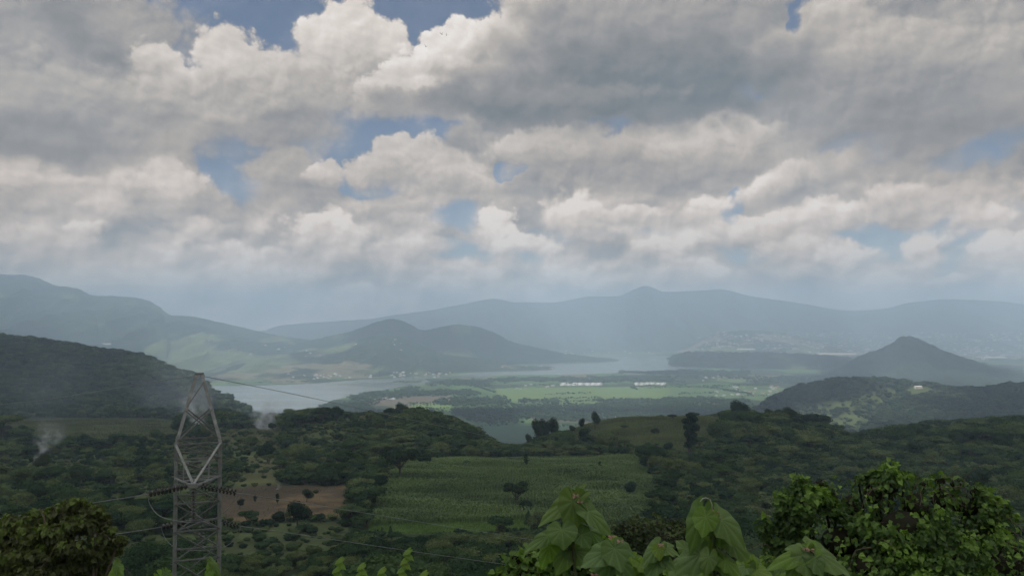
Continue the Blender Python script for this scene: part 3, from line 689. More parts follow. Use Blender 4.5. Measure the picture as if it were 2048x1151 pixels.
# ---------------------------------------------------------------- trees one can point to
SINGLE = [ # px, foot row, height in rows, kind, dark?, name, label, category
 (1031,1010,46,'oldtree',1,'tree','dark tree with a V of bare limbs standing alone inside the maize field','tree'),
 (1260,994,28,'round',0,'tree','rounded small tree at the right end of the maize field','tree'),
 (1053,1020,20,'bush',1,'shrub','dark shrub just right of the forked tree in the maize','shrub'),
 (850,928,18,'bush',1,'shrub','wide dark shrub on the back left edge of the maize field','shrub'),
 (1051,934,24,'tall',1,'tree','thin dark tree on the back edge of the maize field below the saddle','tree'),
 (1199,938,15,'tall',1,'tree','tiny upright dark tree near the top right of the maize field','tree'),
 (1184,938,10,'bush',1,'shrub','low dark shrub left of the tiny upright tree at the top of the maize','shrub'),
 (932,930,10,'bush',0,'shrub','low green shrub on the maize edge left of centre','shrub'),
 (800,958,62,'oldtree',1,'tree','big dark tree with spreading limbs at the left corner of the maize field','tree'),
 (1378,912,76,'tall',1,'tree','tall narrow dark tree rising at the right end of the hilltop field','tree'),
 (1336,908,22,'round',1,'tree','round dark tree low on the hilltop field, left of the tall narrow tree','tree'),
 (1312,868,12,'bush',1,'shrub','small round dark shrub in the middle of the hilltop field','shrub'),
 (1248,860,10,'umbrella',1,'tree','small umbrella-shaped tree alone on the hilltop field crest','tree'),
 (1190,846,34,'tall',1,'tree','tallest feathery tree on the skyline of the hilltop field','tree'),
 (1163,849,24,'tall',1,'tree','slanting feathery tree on the skyline beside the tallest one','tree'),
 (1145,854,15,'round',1,'tree','small round tree at the left end of the hilltop skyline pair','tree'),
 (1076,890,50,'tall',1,'tree','leftmost tall feathery tree above the saddle','tree'),
 (1104,882,46,'tall',1,'tree','right-hand tall feathery tree above the saddle','tree'),
 (1090,886,46,'tall',1,'tree','feathery tree in the middle of the three above the saddle','tree'),
 (1058,896,28,'round',1,'tree','short dark tree at the foot of the feathery trees by the saddle','tree'),
 (1011,892,12,'round',1,'tree','tiny dark tree standing in the saddle against the far plain','tree'),
 (646,834,30,'umbrella',1,'tree','flat-topped skyline tree at the left end of the left knoll','tree'),
 (675,832,30,'round',1,'tree','dark skyline tree left of the little hilltop clearing','tree'),
 (703,829,14,'round',1,'tree','small skyline tree at the left edge of the knoll clearing','tree'),
 (744,826,18,'round',1,'tree','compact skyline tree behind the knoll clearing','tree'),
 (783,826,22,'umbrella',1,'tree','broad low skyline tree at the right side of the knoll clearing','tree'),
 (805,826,30,'round',1,'tree','tallest skyline tree on the left knoll','tree'),
 (833,830,22,'tall',1,'tree','thin leaning skyline tree on the right of the left knoll','tree'),
 (861,832,26,'round',1,'tree','dark round skyline tree where the left knoll begins to drop','tree'),
 (1480,845,42,'round',1,'tree','biggest round skyline tree of the wood right of the hilltop field','tree'),
 (1540,842,24,'round',1,'tree','rounded skyline tree right of the biggest skyline tree','tree'),
 (1578,850,34,'round',1,'tree','dome-shaped skyline tree midway along the right wood','tree'),
 (1632,866,38,'umbrella',1,'tree','broad dark tree at the falling end of the right wood','tree'),
 (1386,842,18,'umbrella',1,'tree','flat-topped skyline tree above the hilltop field corner','tree'),
 (1345,840,12,'umbrella',1,'tree','small wind-bent skyline tree above the hilltop field','tree'),
 (510,1005,15,'tall',1,'tree','small upright tree in the bare soil field, left one','tree'),
 (556,1008,20,'tall',1,'tree','upright bushy tree in the middle of the bare soil field','tree'),
 (614,1003,26,'round',1,'tree','dark tree on the right part of the bare soil field','tree'),
 (595,1056,54,'round',1,'tree','large dark tree below the bare soil field','tree'),
 (560,1043,20,'bush',1,'shrub','round shrub left of the large dark tree below the soil field','shrub'),
 (480,1016,18,'round',0,'tree','green bushy tree at the left end of the bare soil field','tree'),
 (632,985,7,'bush',0,'shrub','tiny shrub near the upper edge of the bare soil field','shrub'),
 (262,892,20,'round',1,'tree','round tree in the pasture, first of the row left of the pylon','tree'),
 (287,890,18,'round',1,'tree','round tree in the pasture, second of the row left of the pylon','tree'),
 (305,886,9,'bush',1,'shrub','small shrub between the pasture trees left of the pylon','shrub'),
 (338,884,16,'round',1,'tree','round pasture tree nearest the pylon on its left','tree'),
 (160,972,34,'round',1,'tree','dark ball-shaped tree alone in the scrub on the far left','tree'),
 (66,908,34,'umbrella',1,'tree','spreading dark tree in front of the leftmost smoke column','tree'),
 (168,900,32,'round',1,'tree','dark tree right of the leftmost smoke column','tree'),
 (225,898,26,'round',1,'tree','dark tree between the smoke column and the pasture row','tree'),
 (88,945,36,'round',1,'tree','large dark tree below the leftmost smoke column','tree'),
 (290,950,32,'umbrella',1,'tree','wide dark tree in the scrub left of the pylon','tree'),
 (535,925,38,'round',1,'tree','dark tree at the edge of the pasture right of the pylon','tree'),
 (1056,1050,28,'cone',0,'conifer','small dark conifer at the front edge of the bright green strip','tree'),
 (781,1072,20,'cone',0,'conifer','small pointed conifer in the dark trees below the bright green strip','tree'),
 (764,1070,16,'cone',0,'conifer','smaller pointed conifer left of the other, below the bright green strip','tree'),
]
TREE_BLOCK = []
for (px, py, hp, kind, dk, nm, lab, cat) in SINGLE:
    g_ = ground_at(px, py+0.5, 150)
    if g_ is None: continue
    if g_.y > 900: g_ = ground_at(px, py+12, 150)
    hm = hp/FPX*g_.y
    pr = (HID.get(kind) if dk and kind in HID else HI[kind]); pr = random.choice(pr)
    vis = 1.12 if kind != 'bush' else 1.3; thin_ = 'feathery' in lab or 'leaning' in lab
    if thin_: pr = HID['round'][0]
    individual(nm, pr, g_-Vector((0, 0, .1)), hm*vis, lab, cat, squash=(.60, .60, 1) if thin_ else (1.25, 1.25, 1) if kind in ('bush', 'umbrella') else (1, 1, 1))
    TREE_BLOCK.append((g_.x, g_.y, 2.5))

# ---------------------------------------------------------------- the woods
def scatter(y0, y1, spacing, margin=140):
    """jittered points on the ground inside the view, denser than needed, thinned by the caller"""
    out = []
    y = y0
    while y < y1:
        xl = (-margin-CX)/FPX*y; xr = (2048+margin-CX)/FPX*y
        n = int((xr-xl)/spacing); xs = xl+(np.arange(n)+rng.random(n)*.9)*spacing
        out.append(np.stack([xs, y+(rng.random(n)-.5)*spacing], 1)); y += spacing*.92
    return np.concatenate(out)
def thin(p, keepcov=(0,)):
    z = H(p[:, 0], p[:, 1]); c = cover(p[:, 0], p[:, 1], z)
    return z, c
pts = scatter(88, 1000, 4.5); z, c = thin(pts)
px = CX+FPX*pts[:, 0]/pts[:, 1]; pyg = HY-FPX*(z-CZ)/pts[:, 1]
dn = fbm(pts[:, 0]/45+11, pts[:, 1]/45+2, 3)
keep = (c == 0) & (rng.random(len(pts)) < np.where(pts[:, 1] > 320, .93, .86)) & (z > 2)
keep |= (c == 6) & (rng.random(len(pts)) < .15)
keep |= (c == 5) & (rng.random(len(pts)) < .06)
keep &= ~((px > 1105) & (px < 1375) & (pts[:, 1] > 555) & (pts[:, 1] < 820) & (rng.random(len(pts)) < .93))
for bx, by, br in TREE_BLOCK: keep &= np.hypot(pts[:, 0]-bx, pts[:, 1]-by) > br
# the farm track and the thinner scrub in the lower left
keep &= ~((px > 430) & (px < 700) & (pyg > 1035) & (pyg < 1110) & (rng.random(len(pts)) < .45))
pts, z, c, px, pyg, dn = pts[keep], z[keep], c[keep], px[keep], pyg[keep], dn[keep]
hgt = (3.1+3.7*rng.random(len(pts))**1.3)*(0.75+.6*dn)
hgt = np.where(c == 0, hgt, hgt*.55)
hgt = np.where(rng.random(len(pts)) < .08, hgt*1.6, hgt)
hgt = hgt*(1+.55*smoothst(pts[:, 1], 430, 520))
# nothing in front stands up into the field
lim = 1052+14*rng.random(len(pts)); zt = CZ-(lim-HY)/FPX*pts[:, 1]
m_ = (pts[:, 1] < 216) & (px > 690) & (px < 1110); hgt = np.where(m_, np.minimum(hgt, np.maximum(zt-z, 1.5)), hgt)
m_ = (pts[:, 1] < 216) & (px <= 690) & (px > 380); hgt = np.where(m_, hgt*.62, hgt)
# the skyline of the near knolls keeps its saddle
SKY = np.array([(-200,840),(560,818),(640,808),(700,822),(830,811),(880,818),(920,834),(950,853),(990,882),(1050,886),(1085,866),(1150,852),(1190,844),(1230,836),(1300,836),(1400,831),(1480,812),(1530,824),(1580,814),(1610,830),(1640,826),(1685,858),(1700,864),(1760,850),(1850,838),(2048,826),(2300,820)], float)
cap = CZ-(np.interp(px, SKY[:, 0], SKY[:, 1])+7*rng.random(len(pts))-HY)/FPX*pts[:, 1]-z
hgt = np.where((pts[:, 1] > 430) & (px > 560), np.minimum(hgt, np.maximum(cap, 1.6)), hgt)
# a field behind stays in sight: trees before it are kept low, only a few break its edge
for rep in range(4):
    tp = HY-FPX*(z+hgt*.97-CZ)/pts[:, 1]; bad = np.zeros(len(pts), bool)
    for poly, kk, dm in FIELDS: bad |= inpoly(px, tp, poly) & (pts[:, 1] < dm) & ~inpoly(px, pyg, poly)
    bad &= (_perm[(pts[:, 0]*3).astype(int) % 256, (pts[:, 1]*3).astype(int) % 256] > .10)
    hgt = np.where(bad, hgt*.68, hgt)
kp = hgt > 1.0
pts, z, c, px, pyg, dn, hgt = pts[kp], z[kp], c[kp], px[kp], pyg[kp], dn[kp], hgt[kp]
# front-to-back visibility, in strips of the view
order = np.argsort(pts[:, 1]); line = np.full(400, 1151.0); visr = np.zeros(len(pts))
toppy = HY-FPX*(z+hgt-CZ)/pts[:, 1]; hw = FPX*hgt*.36/pts[:, 1]
for i in order:
    b0 = int(np.clip((px[i]-hw[i]*.7+200)/7, 0, 399)); b1_ = int(np.clip((px[i]+hw[i]*.7+200)/7, 0, 399))
    seg = line[b0:b1_+1]; v_ = np.clip(seg-toppy[i], 0, None).mean(); visr[i] = min(v_, FPX*hgt[i]/pts[i, 1])*hw[i]*2
    line[b0:b1_+1] = np.minimum(seg, toppy[i]+3)
inview = (px > 0) & (px < 2048) & (toppy < 1140)
score = np.where(inview, visr, 0); top = np.argsort(-score)[:290]
is_top = np.zeros(len(pts), bool); is_top[top] = True
ZONES = [  # px range, foot-row range, label, group
 (0,250,1060,1400,'olive tree of the low wood just above the bushy foreground tree on the left','trees above the left foreground tree'),
 (250,440,1060,1400,'olive tree of the low wood around the foot of the pylon','trees round the foot of the pylon'),
 (440,700,1060,1400,'olive broadleaf tree of the scrubby wood below the bare soil field','trees of the scrubby wood below the soil field'),
 (700,880,1060,1400,'very dark tree in the thick wood below the left end of the bright green strip','dark trees below the left end of the green strip'),
 (880,1130,1060,1400,'very dark tree in the thick wood below the right end of the bright green strip','dark trees below the right end of the green strip'),
 (1130,1330,1060,1400,'dark tree in the valley wood between the two big-leaved plants','trees between the big-leaved plants'),
 (1330,1540,1060,1400,'dark tree in the valley wood behind the right-hand big-leaved plant','trees behind the right-hand big-leaved plant'),
 (1540,2048,1060,1400,'dark tree in the valley wood showing past the vine-covered bush','trees past the vine-covered bush'),
 (0,350,980,1060,'dark tree in the scrub left of the pylon, below the open pastures','scrub trees left of the pylon'),
 (350,470,900,1060,'dark tree in the scrub seen behind the pylon lattice','scrub trees behind the pylon'),
 (470,700,900,1060,'dark tree in the scrub between the pylon and the bare soil field','scrub trees near the bare soil field'),
 (0,350,900,980,'dark green tree in the scrub below the leftmost smoke','scrub trees below the leftmost smoke'),
 (700,830,900,1060,'dark tree in the hedge-like belt between the soil field and the maize','trees of the belt between soil field and maize'),
 (560,900,800,900,'dark green tree on the wooded left knoll','trees of the left knoll'),
 (830,1300,800,930,'rounded dark green tree in the wood behind the maize field','trees of the wood behind the maize'),
 (1130,1330,930,1060,'dark tree below the right corner of the maize field','trees below the right corner of the maize'),
 (1300,1500,930,1060,'brownish green tree of the wood just right of the maize field','trees just right of the maize'),
 (1300,1700,800,930,'dark green tree high on the wooded slope right of the hilltop field','trees high on the right wood'),
 (1500,1760,930,1060,'dark tree in the hollow of the wood above the vine-covered bush','trees in the hollow above the vine-covered bush'),
 (1760,2100,930,1060,'brownish green tree in the open wood at the far right, above the vine-covered bush','trees at the far right above the vine-covered bush'),
 (1700,2100,800,930,'brownish green tree on the crest of the far right slope','trees on the far right crest'),
 (0,560,800,900,'dark tree beside the open pastures on the left','trees beside the left pastures')]
def zone(px, py, y):
    for x0, x1, y0, y1, lab, grp in ZONES:
        if x0 <= px < x1 and y0 <= py < y1: return lab, grp
    return ('dark green tree in the woods of the near slopes', 'trees of the near slopes')
kinds = rng.choice(['round', 'umbrella', 'round', 'umbrella', 'oldtree', 'bush'], len(pts), p=[.3, .27, .1, .1, .08, .15])
for i in np.where(is_top)[0]:
    lab, grp = zone(px[i], pyg[i], pts[i, 1])
    pr = random.choice(HI[kinds[i]])
    q = 1.2 if kinds[i] in ('umbrella', 'bush') else 1.05
    individual('broadleaf_tree', pr, Vector((pts[i, 0], pts[i, 1], z[i]-.2)), hgt[i], lab, 'tree', grp, squash=(q, q, 1))
rest = ~is_top
n0_ = rest & (pts[:, 1] < 230); nr_ = rest & (pts[:, 1] < 560) & ~n0_; fr_ = rest & (pts[:, 1] >= 560)
def mass(name, label, k, protos, wide=1.2):
    sc = np.stack([hgt[k]*wide*(.85+.4*rng.random(k.sum())), hgt[k]*wide, hgt[k]], 1)
    return instancer(name, label, np.stack([pts[k, 0], pts[k, 1], z[k]-.2], 1), sc, protos)
mass('woodland', 'dark olive woodland on the nearest slopes below the frame of bushes', n0_, [HI[k][0].whole for k in ('round', 'umbrella', 'bush')])
mass('woodland', 'thick dark green woodland covering the near slopes round the fields', nr_, [p.whole for p in LO])
mass('woodland', 'dark woodland on the knolls and farther near slopes', fr_, [p.whole for p in LO])
# undergrowth: low shrubs that fill the floor of scrub and clearings
ps = scatter(95, 640, 3.4); zs_, cs_ = thin(ps)
pxs = CX+FPX*ps[:, 0]/ps[:, 1]
k = ((cs_ == 0) & (rng.random(len(ps)) < .55)) | ((cs_ == 6) & (rng.random(len(ps)) < .46)) | ((cs_ == 5) & (rng.random(len(ps)) < .10))
ps, zs_ = ps[k], zs_[k]
hh = 0.8+1.9*rng.random(len(ps))**2
instancer('undergrowth', 'low olive shrubs and scrub between the trees', np.stack([ps[:, 0], ps[:, 1], zs_-.15], 1), np.stack([hh*1.5, hh*1.5, hh], 1), [HI['bush'][0].whole if False else LO[4].whole, FARP[2].whole])
# the hills beyond
ph = scatter(1000, 3150, 10.5, 60); zh, ch = thin(ph)
pxh = CX+FPX*ph[:, 0]/ph[:, 1]
k = (zh > 6) & ((ch == 0) | ((ch == 6) & (rng.random(len(ph)) < .42) & ~((np.abs(pxh-1838) < 32) & (ph[:, 1] > 2280)))) & ~((pxh > 700) & (pxh < 1380))
n_open = fbm(ph[:, 0]/150+31, ph[:, 1]/150+8, 3)
k &= (rng.random(len(ph)) < np.where((pxh > 1400) & (n_open > .56), .35, .92))
ph, zh = ph[k], zh[k]; hh = 7+9*rng.random(len(ph))**2
instancer('hill_forest', 'dense forest covering the dark hills beyond the near slopes', np.stack([ph[:, 0], ph[:, 1], zh-.6], 1), np.stack([hh*1.35, hh*1.35, hh], 1), [p.whole for p in FARP])
# woods, belts and hedges on the plain
BELTS = [([(975,757),(1340,753),(1345,762),(1180,766),(1000,762)],.9,9),([(826,782),(930,780),(965,786),(925,792),(830,792)],.9,9),([(700,790),(770,780),(830,776),(835,790),(730,806)],.6,9),
 ([(870,800),(1010,794),(1018,808),(940,812),(880,812)],.7,10),([(1036,800),(1130,800),(1130,810),(1040,808)],.8,9),([(1185,800),(1360,796),(1500,800),(1500,812),(1190,812)],.7,10),
 ([(900,822),(1100,812),(1520,812),(1540,840),(1180,842),(1000,840),(930,840)],.75,10),([(925,838),(1030,838),(1045,848),(960,848)],.9,10),([(1236,740.5),(1384,740),(1500,744),(1480,749),(1240,746.5)],.8,9),
 ([(850,765),(960,758),(985,766),(960,775),(870,772)],.45,8),([(785,763),(800,760),(828,761),(815,765)],.7,8),([(1480,752),(1680,756),(1640,772),(1500,764)],.35,9),([(1350,748),(1500,748),(1500,757),(1360,756)],.5,9),([(640,815),(700,803),(760,806),(700,830)],.55,9)]
bp = []
for poly, dens, hb in BELTS:
    P_ = np.array(poly); lo_, hi_ = P_.min(0), P_.max(0)
    y0, y1 = fb(hi_[1]), fb(lo_[1]); sp_ = 15
    g0 = np.arange(y0, y1, sp_); 
    for yy in g0:
        xs = np.arange((lo_[0]-CX)/FPX*yy, (hi_[0]-CX)/FPX*yy, sp_); xs = xs+rng.random(len(xs))*sp_
        yv = yy+(rng.random(len(xs))-.5)*sp_; ppx_, ppy_ = CX+FPX*xs/yv, HY+FPX*CZ/yv; nn_ = fbm(xs/90, yv/130, 3)-.5; k = inpoly(ppx_+nn_*70, ppy_+(fbm(xs/70+9, yv/200, 3)-.5)*9, poly) & (rng.random(len(xs)) < dens*(.55+1.2*np.clip(nn_+.35, 0, 1)))
        bp.append(np.stack([xs[k], yv[k], np.full(k.sum(), hb)], 1))
# hedgerows and lone trees
for _ in range(110):
    cx_, cy_ = rng.random()*1500+300, rng.random()*105+752
    a = plainpt(cx_, cy_); ang = rng.choice([.25, .3, 1.85]); n = int(6+rng.random()*26)
    s_ = np.arange(n)*14
    bp.append(np.stack([a[0]+np.cos(ang)*s_, a[1]+np.sin(ang)*s_, np.full(n, 7.5)], 1))
bp = np.concatenate(bp); zb = H(bp[:, 0], bp[:, 1]); pxb = CX+FPX*bp[:, 0]/bp[:, 1]; pyb = HY+FPX*CZ/bp[:, 1]
k = (zb < 12) & (bp[:, 1] > 2300) & ~inpoly(pxb, pyb, LAKE)
k |= inpoly(pxb, pyb, SPIT)
bp, zb = bp[k], zb[k]; hh = bp[:, 2]*(.6+.9*rng.random(len(bp)))
instancer('plain_woods', 'belts and patches of trees on the green plain by the lake', np.stack([bp[:, 0], bp[:, 1], zb-.5], 1), np.stack([hh*1.8, hh*1.8, hh*1.1], 1), [p.whole for p in PLAINP])
print('scatter', len(pts), len(ps), len(ph), len(bp))

# ================================================================ things built by people
from mathutils.bvhtree import BVHTree
def bvh_of(o):
    me = o.data; return BVHTree.FromPolygons([v.co[:] for v in me.vertices], [p.vertices[:] for p in me.polygons])
RB = [bvh_of(o) for o in bpy.data.objects if o.name.startswith(('hills', 'mountains')) and o.type == 'MESH']
def surf(px, py):
    """first surface of the far country seen at (px, py)"""
    d = (P(px, py, 1000)-Vector((0, 0, CZ))).normalized(); best = None
    for b in RB:
        h = b.ray_cast(Vector((0, 0, CZ)), d)
        if h[0] is not None and (best is None or h[3] < best[1]): best = (h[0], h[3])
    if py > HY+12:
        x, y = plainpt(px, py); p = Vector((x, y, 0)); L = (p-Vector((0, 0, CZ))).length
        if best is None or L < best[1]: best = (p, L)
    return best[0] if best else None
class MB:
    """collects boxes and bars for one mesh"""
    def __init__(s): s.V = []; s.F = []; s.n = 0
    def add(s, V, F):
        s.V.append(np.asarray(V, float)); s.F += [tuple(i+s.n for i in f) for f in F]; s.n += len(V); return s
    def box(s, c, size, rz=0.0):
        x, y, z = [q/2 for q in size]; v = np.array([(a*x, b*y, d*z) for d in (-1, 1) for a, b in ((-1, -1), (1, -1), (1, 1), (-1, 1))])
        ca, sa = math.cos(rz), math.sin(rz); v = np.stack([v[:, 0]*ca-v[:, 1]*sa, v[:, 0]*sa+v[:, 1]*ca, v[:, 2]], 1)+np.array(c)
        return s.add(v, [(0, 3, 2, 1), (4, 5, 6, 7), (0, 1, 5, 4), (1, 2, 6, 5), (2, 3, 7, 6), (3, 0, 4, 7)])
    def bar(s, p, q, w, h=None, up=(0, -1, 0)):
        p, q = Vector(p), Vector(q); d = (q-p); L = d.length; d.normalize(); u = Vector(up); a = d.cross(u)
        if a.length < 1e-3: a = d.cross(Vector((1, 0, 0)))
        a.normalize(); b = a.cross(d); h = h or w
        v = [tuple(o+a*(sx*w/2)+b*(sy*h/2)) for o in (p, q) for sx, sy in ((-1, -1), (1, -1), (1, 1), (-1, 1))]
        return s.add(v, [(0, 3, 2, 1), (4, 5, 6, 7), (0, 1, 5, 4), (1, 2, 6, 5), (2, 3, 7, 6), (3, 0, 4, 7)])
    def tube(s, pts, r, n=6):
        rr = r if hasattr(r, '__len__') else [r]*len(pts); V, F = tube_arrays(pts, rr, n); return s.add(V, F)
    def lathe(s, o, axis, prof, n=12):
        q = Vector(axis).to_track_quat('Z', 'Y'); o = Vector(o); V = []; F = []
        for (r, t_) in prof:
            for k in range(n): a = 2*math.pi*k/n; V.append(tuple(o+q @ Vector((r*math.cos(a), r*math.sin(a), t_))))
        for i in range(len(prof)-1):
            for k in range(n): F.append((i*n+k, i*n+(k+1) % n, (i+1)*n+(k+1) % n, (i+1)*n+k))
        return s.add(V, F)
    def build(s, name, mat, parent=None, smooth=False, bevel=0):
        me = bpy.data.meshes.new(name); me.from_pydata(np.concatenate(s.V).tolist(), [], s.F); me.update()
        for p in me.polygons: p.use_smooth = smooth
        me.materials.append(mat); o = link(name, me)
        if parent is not None:
            o.parent = parent; o.matrix_parent_inverse = Matrix.Translation(-parent.location) if parent.rotation_euler.z == 0 else parent.matrix_basis.inverted()
        return o

def galv(k=1.0):
    m, t = material('galvanised_steel'); tc = t.n('ShaderNodeTexCoord').outputs['Object']
    n = t.noise(tc, 2.2, 5, .65); n2 = t.noise(tc, 14, 4, .7)
    c = t.ramp(n, [(.3, (.13*k, .135*k, .13*k)), (.55, (.21*k, .22*k, .21*k)), (.75, (.34*k, .345*k, .33*k))])
    c = t.mix(t.mr(n2, .60, .75, 0, .6), c, (.16, .12, .085))
    finish(t, principled(t, c, .6, bump(t, n2, .2, .01), .4, .35)); return m
M_GALV = galv(); M_GALVL = galv(1.5)
M_PORC = simple('brown_porcelain', (.055, .052, .048), .25, .3, 8, .6)
M_WIRE = simple('aluminium_cable', (.26, .27, .27), .5, .15, 3, .4, .6)
# ---------------------------------------------------------------- lattice pylon
D0 = 30.0
py_ = P(397, 887, D0+.78); base_z = float(H(np.array([py_.x]), np.array([py_.y]))[0])
tw = empty('power_pylon', (py_.x, py_.y, base_z)); tag(tw, 'grey lattice steel power pylon standing on the slope at the left', 'pylon')
def zat(py, y=D0): return CZ-(py-HY)/FPX*y
hw = .775; TA = -math.atan2(py_.x, py_.y); TC, TS = math.cos(TA), math.sin(TA)
def corner(z, sx, sy):
    """leg axis at height z: the body widens a little towards the ground, the peak closes to a small head"""
    zw, zt = zat(887), zat(752)
    if z > zw: f = max(0.0, (zt-z)/(zt-zw)); w_ = .10+(hw-.10)*f**.95
    else: w_ = hw+.004*(zw-z)+max(0, (zat(1230)-z))*.05
    return Vector((py_.x+(sx*TC-sy*TS)*w_+(z-zw)*.012, py_.y+(sx*TS+sy*TC)*w_, z))      # one face looks up the line of sight
def turned2(a, b): return Vector((a*TC-b*TS, a*TS+b*TC, 0))
CR = [(-1, -1), (1, -1), (1, 1), (-1, 1)]
for sx, sy in CR:
    mb = MB(); zs = [zat(752), zat(887), zat(1230), base_z-.3]
    for a, b in zip(zs[:-1], zs[1:]):
        p, q = corner(a, sx, sy), corner(b, sx, sy)
        mb.bar(p, q, .115, .014, up=tuple(turned2(0, -sy))); mb.bar(p+turned2(sx*.043, -sy*.052), q+turned2(sx*.043, -sy*.052), .014, .10, up=tuple(turned2(0, -sy)))
    mb.build('leg', M_GALVL, tw)
levels = [887, 917, 953, 1005, 1060, 1118, 1180, 1250, 1330, 1420, 1520]
zl = [zat(v) for v in levels if zat(v) > base_z+.6]
def face(i): return CR[i], CR[(i+1) % 4]
for k, z in enumerate(zl):
    mb = MB()
    for i in range(4): (a, b) = face(i); mb.bar(corner(z, *a), corner(z, *b), .055, .05)
    mb.build('horizontal_frame', M_GALV, tw)
for k in range(len(zl)-1):
    for i in range(4):
        (a, b) = face(i); mb = MB(); nrm = turned2((a[0]+b[0])/2, (a[1]+b[1])/2)*.035
        if k > 0 and i % 2 == 1: continue
        if k > 0 and i == 2: mb.bar(corner(zl[k], *(a if k % 2 else b))+nrm, corner(zl[k+1], *(b if k % 2 else a))+nrm, .04, .03)
        elif k == 0 and i == 0: mb.bar(corner(zl[0], *a)+nrm, corner(zl[1], *b)+nrm, .045, .03)
        else:
            mb.bar(corner(zl[k], *a)+nrm, corner(zl[k+1], *b)+nrm, .042, .03); mb.bar(corner(zl[k], *b)-nrm*.3, corner(zl[k+1], *a)-nrm*.3, .042, .03)
        mb.build('cross_brace', M_GALV, tw)
for i in range(4):               # braces of the peak
    (a, b) = face(i); mb = MB(); nrm = turned2((a[0]+b[0])/2, (a[1]+b[1])/2)*.03
    mb.bar(corner(zat(880), *a)+nrm, corner(zat(822), *b)+nrm, .045, .03); mb.bar(corner(zat(880), *b)-nrm*.3, corner(zat(822), *a)-nrm*.3, .045, .03)
    if i == 0: mb.bar(corner(zat(815), *a)+nrm, corner(zat(765), *b)+nrm, .04, .03)
    mb.build('peak_brace', M_GALV, tw)
mb = MB(); hd = corner(zat(751), 0, 0)
mb.box((hd.x, hd.y, hd.z+.03), (.26, .24, .07)); mb.box((hd.x-.12, hd.y, hd.z-.04), (.12, .1, .09)); mb.box((hd.x+.12, hd.y, hd.z-.04), (.12, .1, .09))
mb.build('peak_head', M_GALV, tw)
mb = MB(); ff = corner(zat(1104), -1, -1)
for k in range(14):              # step bolts up one leg
    c_ = corner(zat(800+k*36), -1, -1); mb.bar(c_, c_+Vector((-.13, 0, 0)), .018)
mb.build('step_bolts', M_GALV, tw)
apN = Vector((P(387, 968, 28.6).x, 28.6, zat(968, 28.6))); apF = Vector((P(405, 1040, 33.0).x, 33.0, zat(1040, 33.0)))
mb = MB(); zt_ = zat(887); zb_ = zat(953)
for sx in (-1, 1):
    mb.bar(corner(zt_, sx, -1)+turned2(0, -.07), apN, .075, .05); mb.bar(corner(zb_, sx, -1)+turned2(0, -.07), apN+Vector((0, 0, -.06)), .06, .045)
m1 = [corner(zt_, s, -1).lerp(apN, .45) for s in (-1, 1)]; m2 = [corner(zb_, s, -1).lerp(apN, .45) for s in (-1, 1)]
mb.bar(m1[0], m1[1], .04); mb.bar(m1[0], m2[0], .04); mb.bar(m1[1], m2[1], .04); mb.bar(m2[0], m2[1], .04); mb.bar(m2[0], corner(zb_, 1, -1), .035)
mb.box(apN+Vector((0, -.04, -.03)), (.30, .12, .14)); mb.build('cross_arm', M_GALVL, tw)
mb = MB(); zt_ = zat(1005); zb_ = apF.z
for sx in (-1, 1):
    mb.bar(corner(zt_, sx, 1)+turned2(0, .07), apF, .075, .05); mb.bar(corner(zb_, sx, 1)+turned2(0, .07), apF+Vector((0, 0, -.06)), .06, .045)
mb.box(apF+Vector((0, .04, -.03)), (.30, .12, .14)); mb.build('cross_arm', M_GALV, tw)
# ---------------------------------------------------------------- insulator strings
def string(a, b, n, lab):
    a, b = Vector(a), Vector(b); o = empty('insulator_string', a); tag(o, lab, 'insulator', 'insulator strings on the pylon')
    d = (b-a).normalized(); L = (b-a).length
    MB().tube([a, b], .016, 6).build('link_rod', M_GALV, o)
    for k in range(n):
        c_ = a+d*(L*(k+.7)/(n+.4))
        MB().lathe(c_, -d, [(.004, .05), (.03, .048), (.035, .018), (.06, .012), (.118, -.012), (.124, -.022), (.10, -.026), (.05, -.012), (.004, -.012)], 14).build('disc', M_PORC, o, True)
    return o
sN = 28.6
string(P(377, 970, sN), P(297, 987, sN), 10, 'left insulator string of the upper, nearer pair on the pylon')
string(P(399, 970, sN), P(474, 985, sN), 10, 'right insulator string of the upper, nearer pair on the pylon')
string(P(394, 1039, 33), P(323, 1053, 33), 9, 'left insulator string of the lower, farther pair on the pylon')
string(P(417, 1039, 33), P(480, 1051, 33), 9, 'right insulator string of the lower, farther pair on the pylon')
string(P(387, 973, sN), P(387, 1040, sN), 9, 'upper hanging insulator string down the middle of the pylon')
string(P(403, 1047, 33), P(403, 1096, 33), 7, 'lower hanging insulator string inside the pylon')
def wire(pts, r, lab, nm='power_cable'):
    V_ = [P(*p) for p in pts]; out = []
    n = len(V_)
    for i in range(n-1):                         # smooth through the points
        p0_, p1_, p2_, p3_ = V_[max(i-1, 0)], V_[i], V_[i+1], V_[min(i+2, n-1)]
        for s in range(10):
            t_ = s/10; out.append(.5*((2*p1_)+(-p0_+p2_)*t_+(2*p0_-5*p1_+4*p2_-p3_)*t_*t_+(-p0_+3*p1_-3*p2_+p3_)*t_**3))
    out.append(V_[-1]); o = MB().tube(out, r, 5).build(nm, M_WIRE, None, True); tag(o, lab, 'power cable'); return o
wire([(389,752,30.8),(300,764,34),(200,781,40),(100,797,48),(0,808,58),(-200,822,80),(-500,835,120)], .013, 'thin dark earth wire running left from the pylon peak')
wire([(407,752,30.8),(540,778,36),(650,801,43),(800,834,56),(960,868,80),(1060,887,110),(1200,912,170),(1400,945,330)], .013, 'thin dark earth wire running right from the pylon peak over the knoll')
